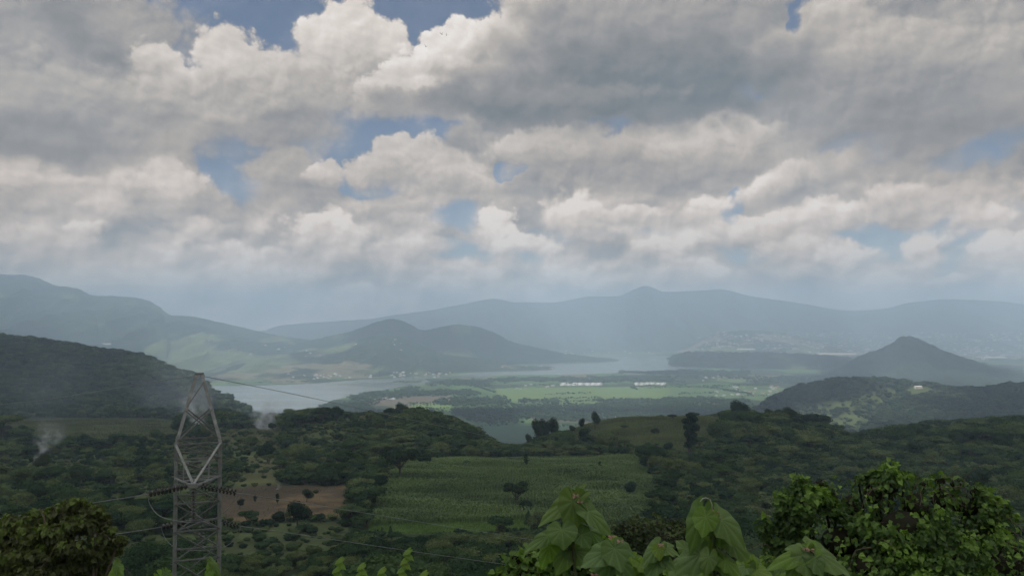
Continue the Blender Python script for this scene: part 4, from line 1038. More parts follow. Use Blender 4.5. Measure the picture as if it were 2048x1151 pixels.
wire([(474,985,sN),(560,998,32),(700,1020,40),(860,1046,50),(1000,1068,60),(1065,1078,66),(1300,1110,90)], .015, 'upper cable sweeping right from the nearer insulators across the soil field')
wire([(480,1051,33),(600,1068,37),(760,1092,45),(900,1112,54),(1000,1126,60),(1150,1146,74)], .015, 'lower cable sweeping right from the farther insulators across the dark wood')
wire([(297,987,sN),(250,995,31),(190,1004,35),(100,1020,43),(0,1036,54),(-300,1080,90)], .015, 'upper cable running left from the nearer insulators behind the left tree')
wire([(323,1053,33),(240,1066,36),(120,1084,43),(0,1100,52),(-300,1140,90)], .015, 'lower cable running left from the farther insulators behind the left tree')
wire([(295,988,sN),(300,1008,sN),(318,1030,sN-.1),(350,1040,sN-.1),(387,1044,sN),(430,1036,sN-.1),(460,1012,sN-.1),(476,986,sN)], .013, 'slack jumper cable looping below the nearer insulators', 'jumper_cable')
wire([(322,1054,33),(332,1078,33),(355,1095,33),(403,1100,33),(450,1092,33),(474,1072,33),(481,1052,33)], .013, 'slack jumper cable looping below the farther insulators', 'jumper_cable')

# ---------------------------------------------------------------- houses, greenhouses, the town
M_WALLS = [simple('wall_'+n, c, .9, .15, .6) for n, c in (('white', (.52, .51, .48)), ('cream', (.42, .38, .31)), ('grey', (.36, .36, .35)))]
M_ROOFS = [simple('roof_'+n, c, .7, .25, .8) for n, c in (('zinc', (.42, .44, .45)), ('rust', (.30, .17, .11)), ('tile', (.36, .20, .14)), ('pale', (.58, .56, .53)))]
M_GLASS = simple('window_dark', (.03, .035, .04), .2, .1, 3, .5)
M_PLAS = simple('greenhouse_plastic', (.50, .50, .49), .5, .06, .3)
def house(x, y, z, w_, d_, h_, rz, wm, rm, label, group=None, name='house'):
    o = empty(name, (x, y, z), rz); tag(o, label, 'house', group)
    MB().box((0, 0, h_/2-.5), (w_, d_, h_+1)).build_local('wall', wm, o)
    rh = d_*.28; e = .5
    v = [(-w_/2-e, -d_/2-e, h_), (w_/2+e, -d_/2-e, h_), (w_/2+e, d_/2+e, h_), (-w_/2-e, d_/2+e, h_), (-w_/2-e, 0, h_+rh), (w_/2+e, 0, h_+rh)]
    MB().add(v, [(0, 1, 5, 4), (2, 3, 4, 5), (0, 4, 3), (1, 2, 5), (0, 3, 2, 1)]).build_local('roof', rm, o)
    return o
def build_local(s, name, mat, parent, smooth=False):
    me = bpy.data.meshes.new(name); me.from_pydata(np.concatenate(s.V).tolist(), [], s.F); me.update(); me.materials.append(mat)
    for p in me.polygons: p.use_smooth = smooth
    return link(name, me, parent)
MB.build_local = build_local
VILL = [ # px range, py range, count, label, group
 ((575,700),(747,758),26,'tiny white house in the village on the left part of the lake shore','houses of the left shore village'),
 ((735,905),(744,755),34,'tiny pale house in the village at the foot of the green lake-shore hills','houses of the middle shore village'),
 ((1000,1110),(731,738),9,'tiny pale house on the shore below the tip of the green hills','houses near the tip of the shore hills'),
 ((690,810),(676,704),8,'isolated white farmhouse high on the sunlit lake-shore hills','farmhouses on the lake-shore hills'),
 ((470,640),(690,712),10,'tiny white house on the slope at the foot of the left mountain','houses at the foot of the left mountain'),
 ((1430,1560),(772,792),34,'tiny beige house of the village on the right part of the plain','houses of the village on the right of the plain'),
 ((1400,1470),(752,762),9,'tiny pale house beside the tree belts at the right of the plain','houses by the tree belts on the right'),
 ((1130,1330),(702,708),12,'tiny pale building at the far end of the lake','buildings at the far end of the lake'),
 ((1000,1110),(768,778),9,'tiny farm building left of the long white greenhouses','farm buildings left of the greenhouses'),
]
for (x0, x1), (y0, y1), n, lab, grp in VILL:
    for _ in range(n):
        px_, py2 = x0+random.random()*(x1-x0), y0+random.random()*(y1-y0); s_ = surf(px_, py2)
        if s_ is None: continue
        sc = random.uniform(.6, 1.35)*(1.0 if s_.y < 6000 else 1.6)
        house(s_.x, s_.y, s_.z-.4, 13*sc, 8*sc, 4.2*sc, random.uniform(-.5, .5), random.choice(M_WALLS[:2]), random.choice([M_ROOFS[0], M_ROOFS[0], M_ROOFS[3], M_ROOFS[1]]), lab, grp)
def greenhouse(x, y, L, w_, rz, lab, grp):
    o = empty('greenhouse', (x, y, .2), rz); tag(o, lab, 'greenhouse', grp)
    n = 8; v = []; f = []
    for e in (-L/2, L/2):
        for k in range(n+1): a = math.pi*k/n; v.append((e, -math.cos(a)*w_/2, 2.2+math.sin(a)*w_*.32 if 0 < k < n else 0))
    for k in range(n): f.append((k, k+1, n+2+k, n+1+k))
    f.append(tuple(range(n, -1, -1))); f.append(tuple(range(n+1, 2*n+2)))
    MB().add(v, f).build_local('roof', M_PLAS, o, True)
    MB().box((L/2+.2, 0, 1.4), (.3, w_*.3, 2.8)).build_local('door', M_GLASS, o)
for (x0, x1), (y0, y1), nx, ny, L, w_, lab, grp in (
  ((1122,1204),(766.5,771),7,4,30,15,'long white greenhouse in the bright block right of centre on the plain','greenhouses of the central block'),
  ((1270,1332),(766,770.5),6,3,26,15,'long white greenhouse in the block at the right of the green field','greenhouses of the right block'),
  ((744,792),(796,799),5,2,22,9,'pale greenhouse near the lake inlet left of the tree belts','greenhouses near the lake inlet'),
  ((1188,1292),(824,836),13,5,13,8,'white plastic greenhouse shimmering just behind the hilltop field skyline','greenhouses behind the hilltop field'),
  ((1345,1365),(797,799),3,1,14,8,'small white greenhouse in the trees right of centre','small greenhouses in the trees')):
    for i in range(nx):
        for j in range(ny):
            if random.random() < .12: continue
            q = plainpt(x0+(x1-x0)*(i+.5+random.uniform(-.2, .2))/nx, y0+(y1-y0)*(j+.5)/ny); greenhouse(q[0], q[1], L*random.uniform(.8, 1.1), w_, random.uniform(-.04, .04), lab, grp)
# the town across the lake: too many and too small to count
mt, t = material('town_walls'); at = t.n('ShaderNodeAttribute', attribute_name='cover').outputs['Color']; finish(t, principled(t, at, .8))
Vt, Ft, Ct = [], [], []; nn = 0
for _ in range(2600):
    r_ = random.random()
    if r_ < .78: px_, py2 = random.uniform(1390, 2090), 664+74*random.random()
    elif r_ < .97: px_, py2 = random.uniform(1640, 2090), 715+random.random()*28
    else: px_, py2 = random.uniform(1380, 1720), random.uniform(696, 712)
    if fbm(np.array([px_/50.]), np.array([py2/7.]), 3)[0] < .47: continue
    s_ = surf(px_, py2)
    if s_ is None: continue
    if s_.y < 6800: continue
    w_ = random.uniform(14, 42)*(1+(s_.y > 11000)*.6); d_ = random.uniform(10, 22); h_ = random.uniform(4, 11)
    if random.random() < .03: w_ *= 2.6
    mb = MB().box((s_.x, s_.y, s_.z+h_/2-2), (w_, d_, h_+4), random.uniform(-.6, .6)); Vt.append(mb.V[0]); Ft += [tuple(i+nn for i in f) for f in mb.F]; nn += 8
    c_ = random.choice([(.36,.35,.33),(.30,.27,.24),(.26,.22,.19),(.22,.22,.23),(.60,.59,.57),(.28,.19,.15)]); Ct += [c_]*8
me = mesh_np('town', np.concatenate(Vt), np.array(Ft), False, [mt], {'cover': np.array(Ct)})
tag(link('town_buildings', me), 'sprawling far town of pale roofs at the foot of the range', kind='stuff')
for px_, py2, L, lab in ((1668, 709.5, 340, 'long white industrial shed gleaming on the bluff by the town'), (1492, 699.5, 170, 'pale long shed on the low hill left of the gleaming one'), (1990, 716, 200, 'white warehouse in the town behind the cone-shaped hill'), (213, 689, 60, 'white building alone on the slope above the left dark hill')):
    s_ = surf(px_, py2)
    if s_: house(s_.x, s_.y, s_.z, L, 26 if L > 100 else 14, 7, 0, M_WALLS[0], M_ROOFS[3], lab, None, 'shed')
# white house on the right-hand hill
g_ = ground_at(1836, 777, 2100)
hs = house(g_.x, g_.y, g_.z, 21, 10, 5.0, .12, M_WALLS[0], M_ROOFS[3], 'white hillside house with a pale roof on the right dark hill')
for k in range(5): 
    wd = MB().box((-8+k*4, -5.06, 2.5), (1.7, .12, 1.9)).build_local('window', M_GLASS, hs)
MB().box((-1, -8.2, -.6), (26, 6, 1.4)).build_local('terrace', M_WALLS[1], hs)
MB().box((-20, -4, .2), (14, .6, 1.5)).build_local('garden_wall', M_WALLS[0], hs)
# pale poles
for (px_, py2, hp, lab) in ((573, 932, 17, 'slender pale pole standing in the scrub right of the pylon'), (1384, 787, 8, 'short pale mast on the plain')):
    if py2 > 850: g_ = ground_at(px_, py2, 150)
    else: g_ = Vector((*plainpt(px_, py2), 0))
    h_ = hp/FPX*g_.y; o = empty('utility_pole', g_); tag(o, lab, 'pole')
    MB().tube([(0, 0, -.3), (0, 0, h_)], [.13*g_.y/400, .09*g_.y/400], 6).build_local('pole', M_WALLS[2], o)
    MB().box((0, 0, h_*.93), (h_*.16, .1, .1)).build_local('crossbar', M_WALLS[2], o)
# ---------------------------------------------------------------- birds
M_BIRD = simple('bird_feathers', (.03, .03, .03), .8)
def bird(p, span, roll, lab, up):
    o = empty('bird', p); tag(o, lab, 'bird', 'birds in front of the bright cloud'); o.rotation_euler = (0, roll, .4); k = span
    MB().tube([(0, .32*k, 0), (0, .22*k, .02*k), (0, .05*k, 0), (0, -.16*k, 0), (0, -.34*k, .0)], [.01*k, .045*k, .07*k, .045*k, .03*k], 7).build_local('body', M_BIRD, o, True)
    for s in (-1, 1):
        v = [(s*.03*k, .10*k, 0), (s*.30*k, .13*k, up*.28*k), (s*.52*k, -.02*k, up*.50*k), (s*.28*k, -.10*k, up*.24*k), (s*.03*k, -.12*k, 0)]
        v = v+[(a, b, c-.012*k) for a, b, c in v]
        MB().add(v, [(0, 1, 3, 4), (1, 2, 3), (5, 9, 8, 6), (6, 8, 7), (0, 5, 6, 1), (1, 6, 7, 2), (2, 7, 8, 3), (3, 8, 9, 4)]).build_local('wing', M_BIRD, o)
bird(P(852, 94, 80), .36, .1, 'small dark bird with raised wings, lowest of the three by the cloud edge', 1.6)
bird(P(884, 69, 80), .40, -.3, 'small dark bird, middle one by the cloud edge', 1.3)
bird(P(893, 71, 84), .34, .5, 'small dark bird, rightmost by the cloud edge', 2.0)

# ---------------------------------------------------------------- smoke of field fires
def smoke(name, pts, rad, dens, lab, colr=(.86, .90, .96), nscale=.25, seed=0.):
    """a rising, widening plume: pts are (px, py, depth), rad in metres"""
    Pv = [P(*p) for p in pts]; V_, F_ = tube_arrays(Pv, rad, 16)
    n = len(Pv)*16; V_ = np.concatenate([V_, [tuple(Pv[0])], [tuple(Pv[-1])]])
    F2 = [(n, (k+1) % 16, k) for k in range(16)]+[(n+1, n-16+k, n-16+(k+1) % 16) for k in range(16)]
    prm = np.repeat(np.linspace(0, 1, len(Pv)), 16)
    me = mesh_np(name, V_, [F_, np.array(F2)], True)
    ms, t = material('smoke'); pos = t.n('ShaderNodeNewGeometry').outputs['Position']
    # distance from the plume's axis, taken from a straight line foot-to-top with its own widening
    a, b = Pv[0], Pv[-1]; ax = b-a; L = ax.length; axn = ax/L
    rel = t.v('SUBTRACT', pos, tuple(a)); al = t.v('DOT_PRODUCT', rel, tuple(axn)); h = t.m('DIVIDE', al, L)
    wob = t.v('MULTIPLY', t.v('SUBTRACT', t.noise(t.v('ADD', pos, (seed, 0, 0)), nscale*.5, 3, .5, out=1), (.5, .5, .5)), tuple([rad[len(rad)//2]*1.3]*3))
    rel2 = t.v('ADD', rel, wob)
    perp = t.v('SUBTRACT', rel2, t.v('SCALE', tuple(axn), None, t.v('DOT_PRODUCT', rel2, tuple(axn))))
    rr = t.m('MULTIPLY_ADD', h, (rad[-1]-rad[0])*.62, rad[0]*.62)
    q = t.m('DIVIDE', t.v('LENGTH', perp), rr)
    core = t.mr(q, 1.0, 0.15, 0, 1, True)
    puff = t.mr(t.noise(t.v('ADD', pos, (seed, 0, 0)), nscale, 5, .62), .42, .66, 0.05, 1, True)
    fade = t.m('MULTIPLY', t.mr(h, 1.0, .35, 0, 1, True), t.mr(h, -.02, .06, 0, 1, True))
    den = t.m('MULTIPLY', t.m('MULTIPLY', core, puff), t.m('MULTIPLY', fade, t.mr(h, 0, 1, dens, dens*.12)))
    pv = t.n('ShaderNodeVolumePrincipled'); pv.inputs['Color'].default_value = (*colr, 1); t.put(pv.inputs['Density'], den)
    finish(t, None, pv.outputs[0]); me.materials.append(ms)
    o = link(name, me); tag(o, lab, 'smoke'); return o
g1_ = ground_at(76, 928, 150); g2_ = ground_at(398, 872, 150); g3_ = ground_at(512, 860, 150); g4_ = ground_at(553, 980, 150)
def plume(g, px, py, path, rad, dens, lab, ns, seed):
    y = g.y; return smoke('smoke_plume', [(px+a, py+b, y+2+c) for a, b, c in path], rad, dens, lab, nscale=ns, seed=seed)
plume(g1_, 76, 926, [(0,0,0),(5,-16,1),(13,-36,3),(24,-62,6),(38,-96,12)], [2.5,5,8,14,22], .34, 'white smoke rising behind the spreading tree at the far left', .25, 3.)
plume(g2_, 396, 868, [(0,0,0),(6,-16,1),(14,-40,3),(10,-80,8),(0,-130,16)], [7,13,22,34,48], .17, 'blue-white smoke rising behind the top of the pylon', .16, 9.)
plume(g3_, 520, 860, [(0,0,0),(8,-12,1),(18,-26,3),(30,-45,8),(40,-70,16)], [17,20,24,28,34], .22, 'low white smoke spreading along the pasture edge right of the pylon', .2, 21.)
plume(g4_, 553, 982, [(0,0,0),(1,-6,0),(4,-13,.4),(8,-22,.8)], [1.1,1.4,2.0,2.8], .8, 'small puff of white smoke on the bare soil field', .9, 33.)
for (pts_, rad_, dn_, lab_, sd_) in (
  ([(60,870,850),(90,800,1000),(110,740,1150),(140,690,1350)], [60,110,150,190], .0026, 'thin blue smoke drifting up over the left dark hill', 5.),
  ([(380,870,900),(340,800,1050),(320,740,1200),(300,690,1350)], [60,120,160,200], .003, 'thin blue smoke hanging over the dark hill behind the pylon', 12.)):
    smoke('drifting_smoke', pts_, rad_, dn_, lab_, (.75, .86, 1.0), .012, sd_)

# ================================================================ plants close to the camera
def leaf_mat(name, base, vein, rough=.5, trans=.35, spots=.5):
    m, t = material(name)
    oi = t.n('ShaderNodeObjectInfo').outputs['Random']
    vn = t.n('ShaderNodeAttribute', attribute_name='vein').outputs['Fac']; tc = t.n('ShaderNodeTexCoord').outputs['Object']
    n = t.noise(tc, 22, 4, .6); n2 = t.noise(t.v('ADD', tc, (3, 1, 0)), 9, 3, .6)
    c = t.mix(t.mr(n, .3, .7), tuple(x*.78 for x in base), tuple(x*1.2 for x in base))
    c = t.mix(t.mr(oi, 0, 1, 0, .5), c, (base[0]*1.6, base[1]*1.15, base[2]*.8))
    c = t.mix(t.mr(vn, 0.2, 1, 0, .75), c, vein)
    c = t.mix(t.mr(n2, .70, .74, 0, spots), c, (.09, .065, .03))
    p = t.n('ShaderNodeBsdfPrincipled'); t.put(p.inputs['Base Color'], c); p.inputs['Roughness'].default_value = rough; p.inputs['Specular IOR Level'].default_value = .35
    t.put(p.inputs['Normal'], bump(t, n, .25, .004))
    tr = t.n('ShaderNodeBsdfTranslucent'); t.put(tr.inputs[0], t.mix(1.0, c, (1.25, 1.35, .5), 'MULTIPLY'))
    mx = t.n('ShaderNodeMixShader'); mx.inputs[0].default_value = trans
    t.nt.links.new(p.outputs[0], mx.inputs[1]); t.nt.links.new(tr.outputs[0], mx.inputs[2]); finish(t, mx.outputs[0]); return m
M_BIG = leaf_mat('big_leaf', (.105, .195, .060), (.19, .30, .11))
M_YNG = leaf_mat('young_leaf', (.15, .27, .045), (.24, .36, .10), .5, .45, .1)
M_BRACT = simple('dry_bract', (.34, .20, .16), .8, .3, 30)
M_STEM = simple('green_stem', (.10, .12, .055), .7, .25, 12)
def big_leaf_mesh(seed, droop=.5, cup=.25, na=40, nr_=12):
    rg = np.random.default_rng(seed); ang = np.linspace(-math.pi, math.pi, na+1); V = [(0, 0, 0)]; vn = [1.0]
    def out(a):
        b = abs(a); r = np.interp(b, [0, .35, .8, 1.3, 1.9, 2.45, 2.85, 3.1416], [1.0, .80, .70, .66, .62, .58, .46, .12])
        return r*(1+.035*math.sin(9*b+seed))*(1+.03*math.sin(31*a))
    wav = rg.normal(size=3)*.05
    for j in range(1, nr_+1):
        f = j/nr_
        for a in ang[:-1]:
            r = out(a)*f; x, y = r*math.sin(a), r*math.cos(a)
            dv = min(abs(a-q) for q in (0, .62, -.62, 1.25, -1.25, 2.0, -2.0, 2.7, -2.7))
            d = dv*r; v_ = math.exp(-(d/.016)**2)
            sec = .5+.5*math.cos((y*1.0+abs(x)*.75)*34)                 # side veins
            pleat = min(dv, .31)/.31
            z = -.05*f*(1-math.cos(min(dv, .31)/.31*math.pi))*.5*-1+.012*sec*pleat
            z += -droop*(y*abs(y))*.55-cup*x*x*1.1+wav[0]*math.sin(4*a)*f*f+wav[1]*math.sin(3*a+1)*f*f
            V.append((x, y, z)); vn.append(max(v_, .35*(sec > .93)*(pleat > .25)))
    F4 = []; F3 = []
    for k in range(na): F3.append((0, 1+k, 1+(k+1) % na))
    for j in range(nr_-1):
        for k in range(na):
            a, b = 1+j*na+k, 1+j*na+(k+1) % na; c_, d_ = a+na, b+na; F4.append((a, c_, d_, b))
    drop = lambda L: L
    return mesh_np('leaf', np.array(V), [np.array(F3), np.array(F4)], True, [M_BIG], {'vein': np.array(vn)})
BIGL = [big_leaf_mesh(s, d, c) for s, d, c in ((1, .35, .25), (2, .7, .35), (3, .15, .55), (4, .5, .1))]
YL = []
for b in BIGL[:2]: c_ = b.copy(); c_.materials.clear(); c_.materials.append(M_YNG); YL.append(c_)
def put_leaf(parent, a, b, wid, depth, toward=0.0, face_up=.5, young=False, roll=0.0):
    """leaf from its attachment pixel a to its tip pixel b; wid = width in photo pixels"""
    A = P(a[0], a[1], depth); B = P(b[0], b[1], depth-toward); Y = (B-A); L = Y.length; Y.normalize()
    nrm = Vector((roll, -1+face_up*.3, face_up)).normalized(); X = Y.cross(nrm).normalized(); Z = X.cross(Y)
    wscale = wid/FPX*depth/1.2
    me = random.choice(YL if young else BIGL); o = link('leaf', me)
    M_ = Matrix(((X.x*wscale, Y.x*L, Z.x*L*.8, A.x), (X.y*wscale, Y.y*L, Z.y*L*.8, A.y), (X.z*wscale, Y.z*L, Z.z*L*.8, A.z), (0, 0, 0, 1)))
    o.parent = parent; o.matrix_parent_inverse = Matrix.Translation(-parent.location); o.matrix_basis = M_
    return A
def big_plant(label, cat, depth, stem_pts, leaves, bracts=(), stem_r=.011, name='big_leaved_plant'):
    t0 = P(stem_pts[0][0], stem_pts[0][1], depth); gz = float(H(np.array([t0.x]), np.array([depth]))[0])
    root = empty(name, (t0.x, depth+.05, gz)); tag(root, label, cat, None)
    pts = [P(px_, py2, depth+.05) for px_, py2 in stem_pts]; pts.append(Vector((pts[-1].x+.03, depth+.1, gz-.1)))
    mb = MB(); mb.tube(pts, [stem_r*(.5+.5*min(1, i/2)) for i in range(len(pts))], 7)
    for (a, b, wd, tw_, fu, yg, rl, dz) in leaves:
        A = put_leaf(root, a, b, wd, depth+dz, tw_, fu, yg, rl)
        best = min(pts[:-1], key=lambda q: (q-A).length); k = best+Vector((0, 0, -.03))
        if (k-A).length > .015: mb.tube([k, k.lerp(A, .5)+Vector((0, 0, .012)), A], [.005, .004, .003], 5)
    mb.build('stem', M_STEM, root, True)
    for (px_, py2, s) in bracts:
        c_ = P(px_, py2, depth-.03); m_ = MB(); k = s/FPX*depth
        for q in range(4):
            a = q*1.7+random.random(); d = Vector((math.cos(a), -.3, math.sin(a)*.4-.1)).normalized(); e = c_+d*k; sd = d.cross(Vector((0, -.5, 1))).normalized()*k*.35
            m_.add([tuple(c_), tuple(c_.lerp(e, .5)+sd+Vector((0, 0, .2*k))), tuple(e), tuple(c_.lerp(e, .5)-sd)], [(0, 1, 2, 3)])
        m_.build('bract', M_BRACT, root)
    return root
# (attachment, tip, width, lean to viewer, facing up, young?, roll, depth offset)
big_plant('tall big-leaved plant with pinkish dry bracts at its tip, left of the three tallest', 'plant', 5.0, [(1152,994),(1150,1040),(1146,1090),(1150,1150),(1160,1230)], [
 ((1146,1002),(1148,1066),56,.05,.35,False,0,0), ((1143,999),(1068,1048),38,.02,.6,False,-.3,.03), ((1150,996),(1128,990),26,-.03,1.2,True,0,.05), ((1160,997),(1199,1021),34,-.05,.7,False,.4,.06),
 ((1176,1022),(1229,1070),38,.05,.6,False,.35,-.02), ((1124,1058),(1128,1096),60,.06,.55,False,0,-.05), ((1098,1070),(1043,1101),28,.03,.6,False,-.3,.02), ((1162,1068),(1182,1094),38,.04,.5,False,.2,0), ((1140,1060),(1110,1085),36,-.03,.5,False,-.2,.06),
 ((1150,1100),(1200,1130),44,.03,.5,False,.3,.08), ((1100,1090),(1080,1138),36,.02,.6,True,-.2,.05), ((1135,1100),(1110,1150),44,.04,.5,False,-.1,.08), ((1180,1060),(1215,1100),30,0,.6,False,.2,.1), ((1158,1006),(1190,1050),36,0,.4,False,.3,.08)],
 [(1151,990,9),(1160,1002,7)])
big_plant('shorter big-leaved plant with torn pink bracts, just right of the tallest left one', 'plant', 4.6, [(1228,1074),(1230,1110),(1228,1160),(1235,1250)], [
 ((1215,1102),(1160,1128),48,.05,.7,False,-.2,0), ((1229,1096),(1243,1142),54,.06,.5,False,.1,-.03), ((1226,1082),(1212,1104),24,.03,.7,True,-.2,0), ((1236,1086),(1274,1112),32,.02,.8,False,.4,.02), ((1225,1118),(1185,1160),46,.05,.6,False,-.2,.04), ((1236,1120),(1278,1158),42,.03,.6,False,.3,.05), ((1232,1078),(1256,1090),20,0,1,True,.3,.03)],
 [(1223,1072,8),(1240,1081,8),(1188,1148,9)])
big_plant('low big-leaved plant with small folded leaves between the two taller plants', 'plant', 4.6, [(1318,1090),(1320,1130),(1322,1220)], [
 ((1313,1094),(1284,1130),34,.03,.7,False,-.3,0), ((1326,1094),(1362,1104),28,.02,1.1,False,.3,0), ((1318,1096),(1319,1120),26,.03,.7,True,0,-.02), ((1316,1118),(1290,1156),40,.04,.6,False,-.2,.02), ((1326,1116),(1352,1140),30,.03,.6,False,.3,.02), ((1330,1092),(1350,1086),22,-.02,1,False,.2,.04)],
 [(1322,1088,7)])
big_plant('tall big-leaved plant with long hanging leaves and a pale curled tendril', 'plant', 4.8, [(1426,1024),(1428,1065),(1427,1110),(1430,1160),(1436,1250)], [
 ((1402,1030),(1380,1108),46,.05,.3,False,-.15,0), ((1412,1032),(1404,1072),48,.05,.6,True,-.1,-.04), ((1442,1038),(1500,1092),58,.06,.5,False,.35,-.02), ((1424,1026),(1448,1030),26,-.02,1,False,.3,.05), ((1464,1084),(1502,1122),46,.03,.5,False,.3,.05), ((1372,1096),(1352,1078),30,-.04,.9,False,-.2,.08),
 ((1400,1108),(1350,1146),58,.05,.6,False,-.2,.02), ((1438,1112),(1470,1158),46,.05,.6,False,.3,.02), ((1418,1112),(1412,1150),34,.05,.6,False,0,-.05), ((1436,1060),(1460,1100),44,0,.4,False,.3,.1), ((1415,1070),(1385,1140),40,0,.5,False,-.2,.1), ((1450,1120),(1490,1150),40,.03,.8,True,.3,0), ((1380,1110),(1340,1130),30,.02,.9,False,-.3,.06)],
 [(1430,1022,9),(1436,1034,7),(1418,1109,7)])
big_plant('big-leaved plant spreading low at the bottom edge before the vine-covered bush', 'plant', 4.4, [(1621,1100),(1622,1150),(1625,1260)], [
 ((1612,1108),(1614,1158),56,.06,.6,False,0,-.02), ((1606,1104),(1536,1132),42,.03,1.0,True,-.2,0), ((1634,1104),(1706,1148),60,.04,.9,False,.3,.02), ((1600,1100),(1570,1094),36,-.03,1.1,False,-.2,.06), ((1628,1112),(1648,1156),40,.05,.6,False,.2,-.03), ((1640,1102),(1676,1112),34,-.02,1.2,False,.2,.05), ((1600,1116),(1572,1158),40,.04,.7,False,-.2,.03)],
 [(1620,1098,10),(1610,1096,7)])
rf = random.Random(4)
for i, (px_, py2, lab) in enumerate(((1272,1128,'low big leaves at the bottom edge right of the torn-bract plant'), (1374,1136,'low big leaves at the bottom edge left of the tendril plant'), (1500,1134,'low big leaves at the bottom edge right of the tendril plant'), (1560,1140,'low big leaves at the bottom edge just left of the spreading plant'), (1090,1132,'low big leaves at the bottom edge under the leftmost big-leaved plant'), (1180,1138,'low big leaves at the bottom edge between the two left big-leaved plants'))):
    lv = []
    for q in range(7):
        a = -1.2+2.4*q/6+rf.uniform(-.2, .2); L_ = rf.uniform(26, 42); sx_ = math.sin(a); lv.append(((px_+sx_*9, py2+rf.uniform(-6, 8)), (px_+sx_*(12+L_), py2+10+L_*abs(math.cos(a))*.9), rf.uniform(26, 46), .04, rf.uniform(.5, 1.1), rf.random() < .3, sx_*.4, rf.uniform(-.05, .1)))
    big_plant(lab, 'plant', 5.3+.12*i, [(px_, py2-4), (px_+2, py2+50), (px_, py2+170)], lv)
for i, (px_, py2, lab) in enumerate(((232,1134,'pale green leafy shoot at the bottom edge left of the pylon'), (424,1130,'pale green leafy shoot at the bottom edge in front of the pylon foot'), (1512,1128,'small pale leafy shoot at the bottom edge left of the low spreading plant'), (330,1150,'low pale leafy tip barely rising over the bottom edge between two shoots'))):
    big_plant(lab, 'plant', 6.5+.3*i, [(px_, py2-6), (px_+2, py2+40), (px_, py2+160)], [((px_+math.sin(q*2.4)*6, py2-6+q*4.5), (px_+math.sin(q*2.4+i)*21, py2+6+q*4.5+abs(math.cos(q*1.7))*12), 13+4*(q % 3), .03, .9, q % 3 > 0, math.sin(q*2.4)*.6, .03*(q % 4)) for q in range(9)], (), .008, 'leafy_shoot')

# ---- small heart-shaped leaves in great number
def hearts(C, dirs, nrm, size, tint):
    """folded leaves: C base points, dirs towards tips"""
    n = len(C); d = dirs/np.linalg.norm(dirs, axis=1)[:, None]; s = np.cross(d, nrm); s /= np.linalg.norm(s, axis=1)[:, None]+1e-9; u = np.cross(s, d); S_ = size[:, None]
    V = np.stack([C, C-s*S_*.42+u*S_*.12+d*S_*.05, C-s*S_*.46+u*S_*.10+d*S_*.48, C+d*S_*1.1-u*S_*.22, C+s*S_*.46+u*S_*.10+d*S_*.48, C+s*S_*.42+u*S_*.12+d*S_*.05], 1).reshape(-1, 3)
    o = np.arange(n)[:, None]*6
    F = np.concatenate([o+np.array([[0, 3, 2, 1]]), o+np.array([[0, 5, 4, 3]])])
    return V, F, np.repeat(tint, 6)
def clothe(lobes, N, size, rg, depth_fix=None, droop=.6, surface=.8, upbias=.3, hollow=0):
    L = np.array(lobes, float); wt = L[:, 3]*L[:, 5]+L[:, 3]*L[:, 4]; wt /= wt.sum(); k = rg.choice(len(L), N, p=wt)
    d = rg.normal(size=(N, 3)); d[:, 1] = -np.abs(d[:, 1])*1.0+d[:, 1]*.35; d /= np.linalg.norm(d, axis=1)[:, None]
    lum = fbm(d[:, 0]*2.6+k*7.1, d[:, 2]*2.6+k*3.3, 3)
    r = surface+(1.12-surface)*rg.random(N)**.5+(lum-.5)*.75
    C = L[k, :3]+d*L[k, 3:6]*r[:, None]
    if hollow:          # pockets where the vines hang open
        q = (fbm(C[:, 0]*1.5+3, C[:, 2]*1.9+1, 3) > hollow) | (rg.random(N) < .12)
        k, d, lum, r, C = k[q], d[q], lum[q], r[q], C[q]; N = len(k)
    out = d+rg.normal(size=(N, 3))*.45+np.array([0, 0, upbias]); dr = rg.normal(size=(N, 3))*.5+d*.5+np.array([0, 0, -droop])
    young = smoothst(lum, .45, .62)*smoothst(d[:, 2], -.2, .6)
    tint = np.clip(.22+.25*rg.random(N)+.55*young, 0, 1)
    return hearts(C, dr, out, size*(.55+.8*rg.random(N)), tint)
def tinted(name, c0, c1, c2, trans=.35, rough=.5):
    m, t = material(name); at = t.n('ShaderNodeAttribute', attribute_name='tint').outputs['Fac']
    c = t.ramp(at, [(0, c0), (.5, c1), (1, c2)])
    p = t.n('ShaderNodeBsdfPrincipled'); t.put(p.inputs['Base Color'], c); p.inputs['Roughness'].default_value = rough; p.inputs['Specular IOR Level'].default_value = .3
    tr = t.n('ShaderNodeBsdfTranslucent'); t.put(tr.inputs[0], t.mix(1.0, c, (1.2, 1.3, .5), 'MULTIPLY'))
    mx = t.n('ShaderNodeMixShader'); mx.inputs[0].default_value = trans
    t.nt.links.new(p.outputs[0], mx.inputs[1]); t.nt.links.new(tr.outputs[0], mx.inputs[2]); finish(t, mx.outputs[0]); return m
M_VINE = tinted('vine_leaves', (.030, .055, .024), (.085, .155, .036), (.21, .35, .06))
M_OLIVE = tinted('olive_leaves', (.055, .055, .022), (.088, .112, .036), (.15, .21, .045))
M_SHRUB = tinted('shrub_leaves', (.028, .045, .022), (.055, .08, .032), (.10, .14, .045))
M_TWIG = simple('dead_twig', (.17, .13, .095), .9, .3, 12)
M_INNER = simple('inner_branches', (.030, .028, .018), .95, .3, 4)
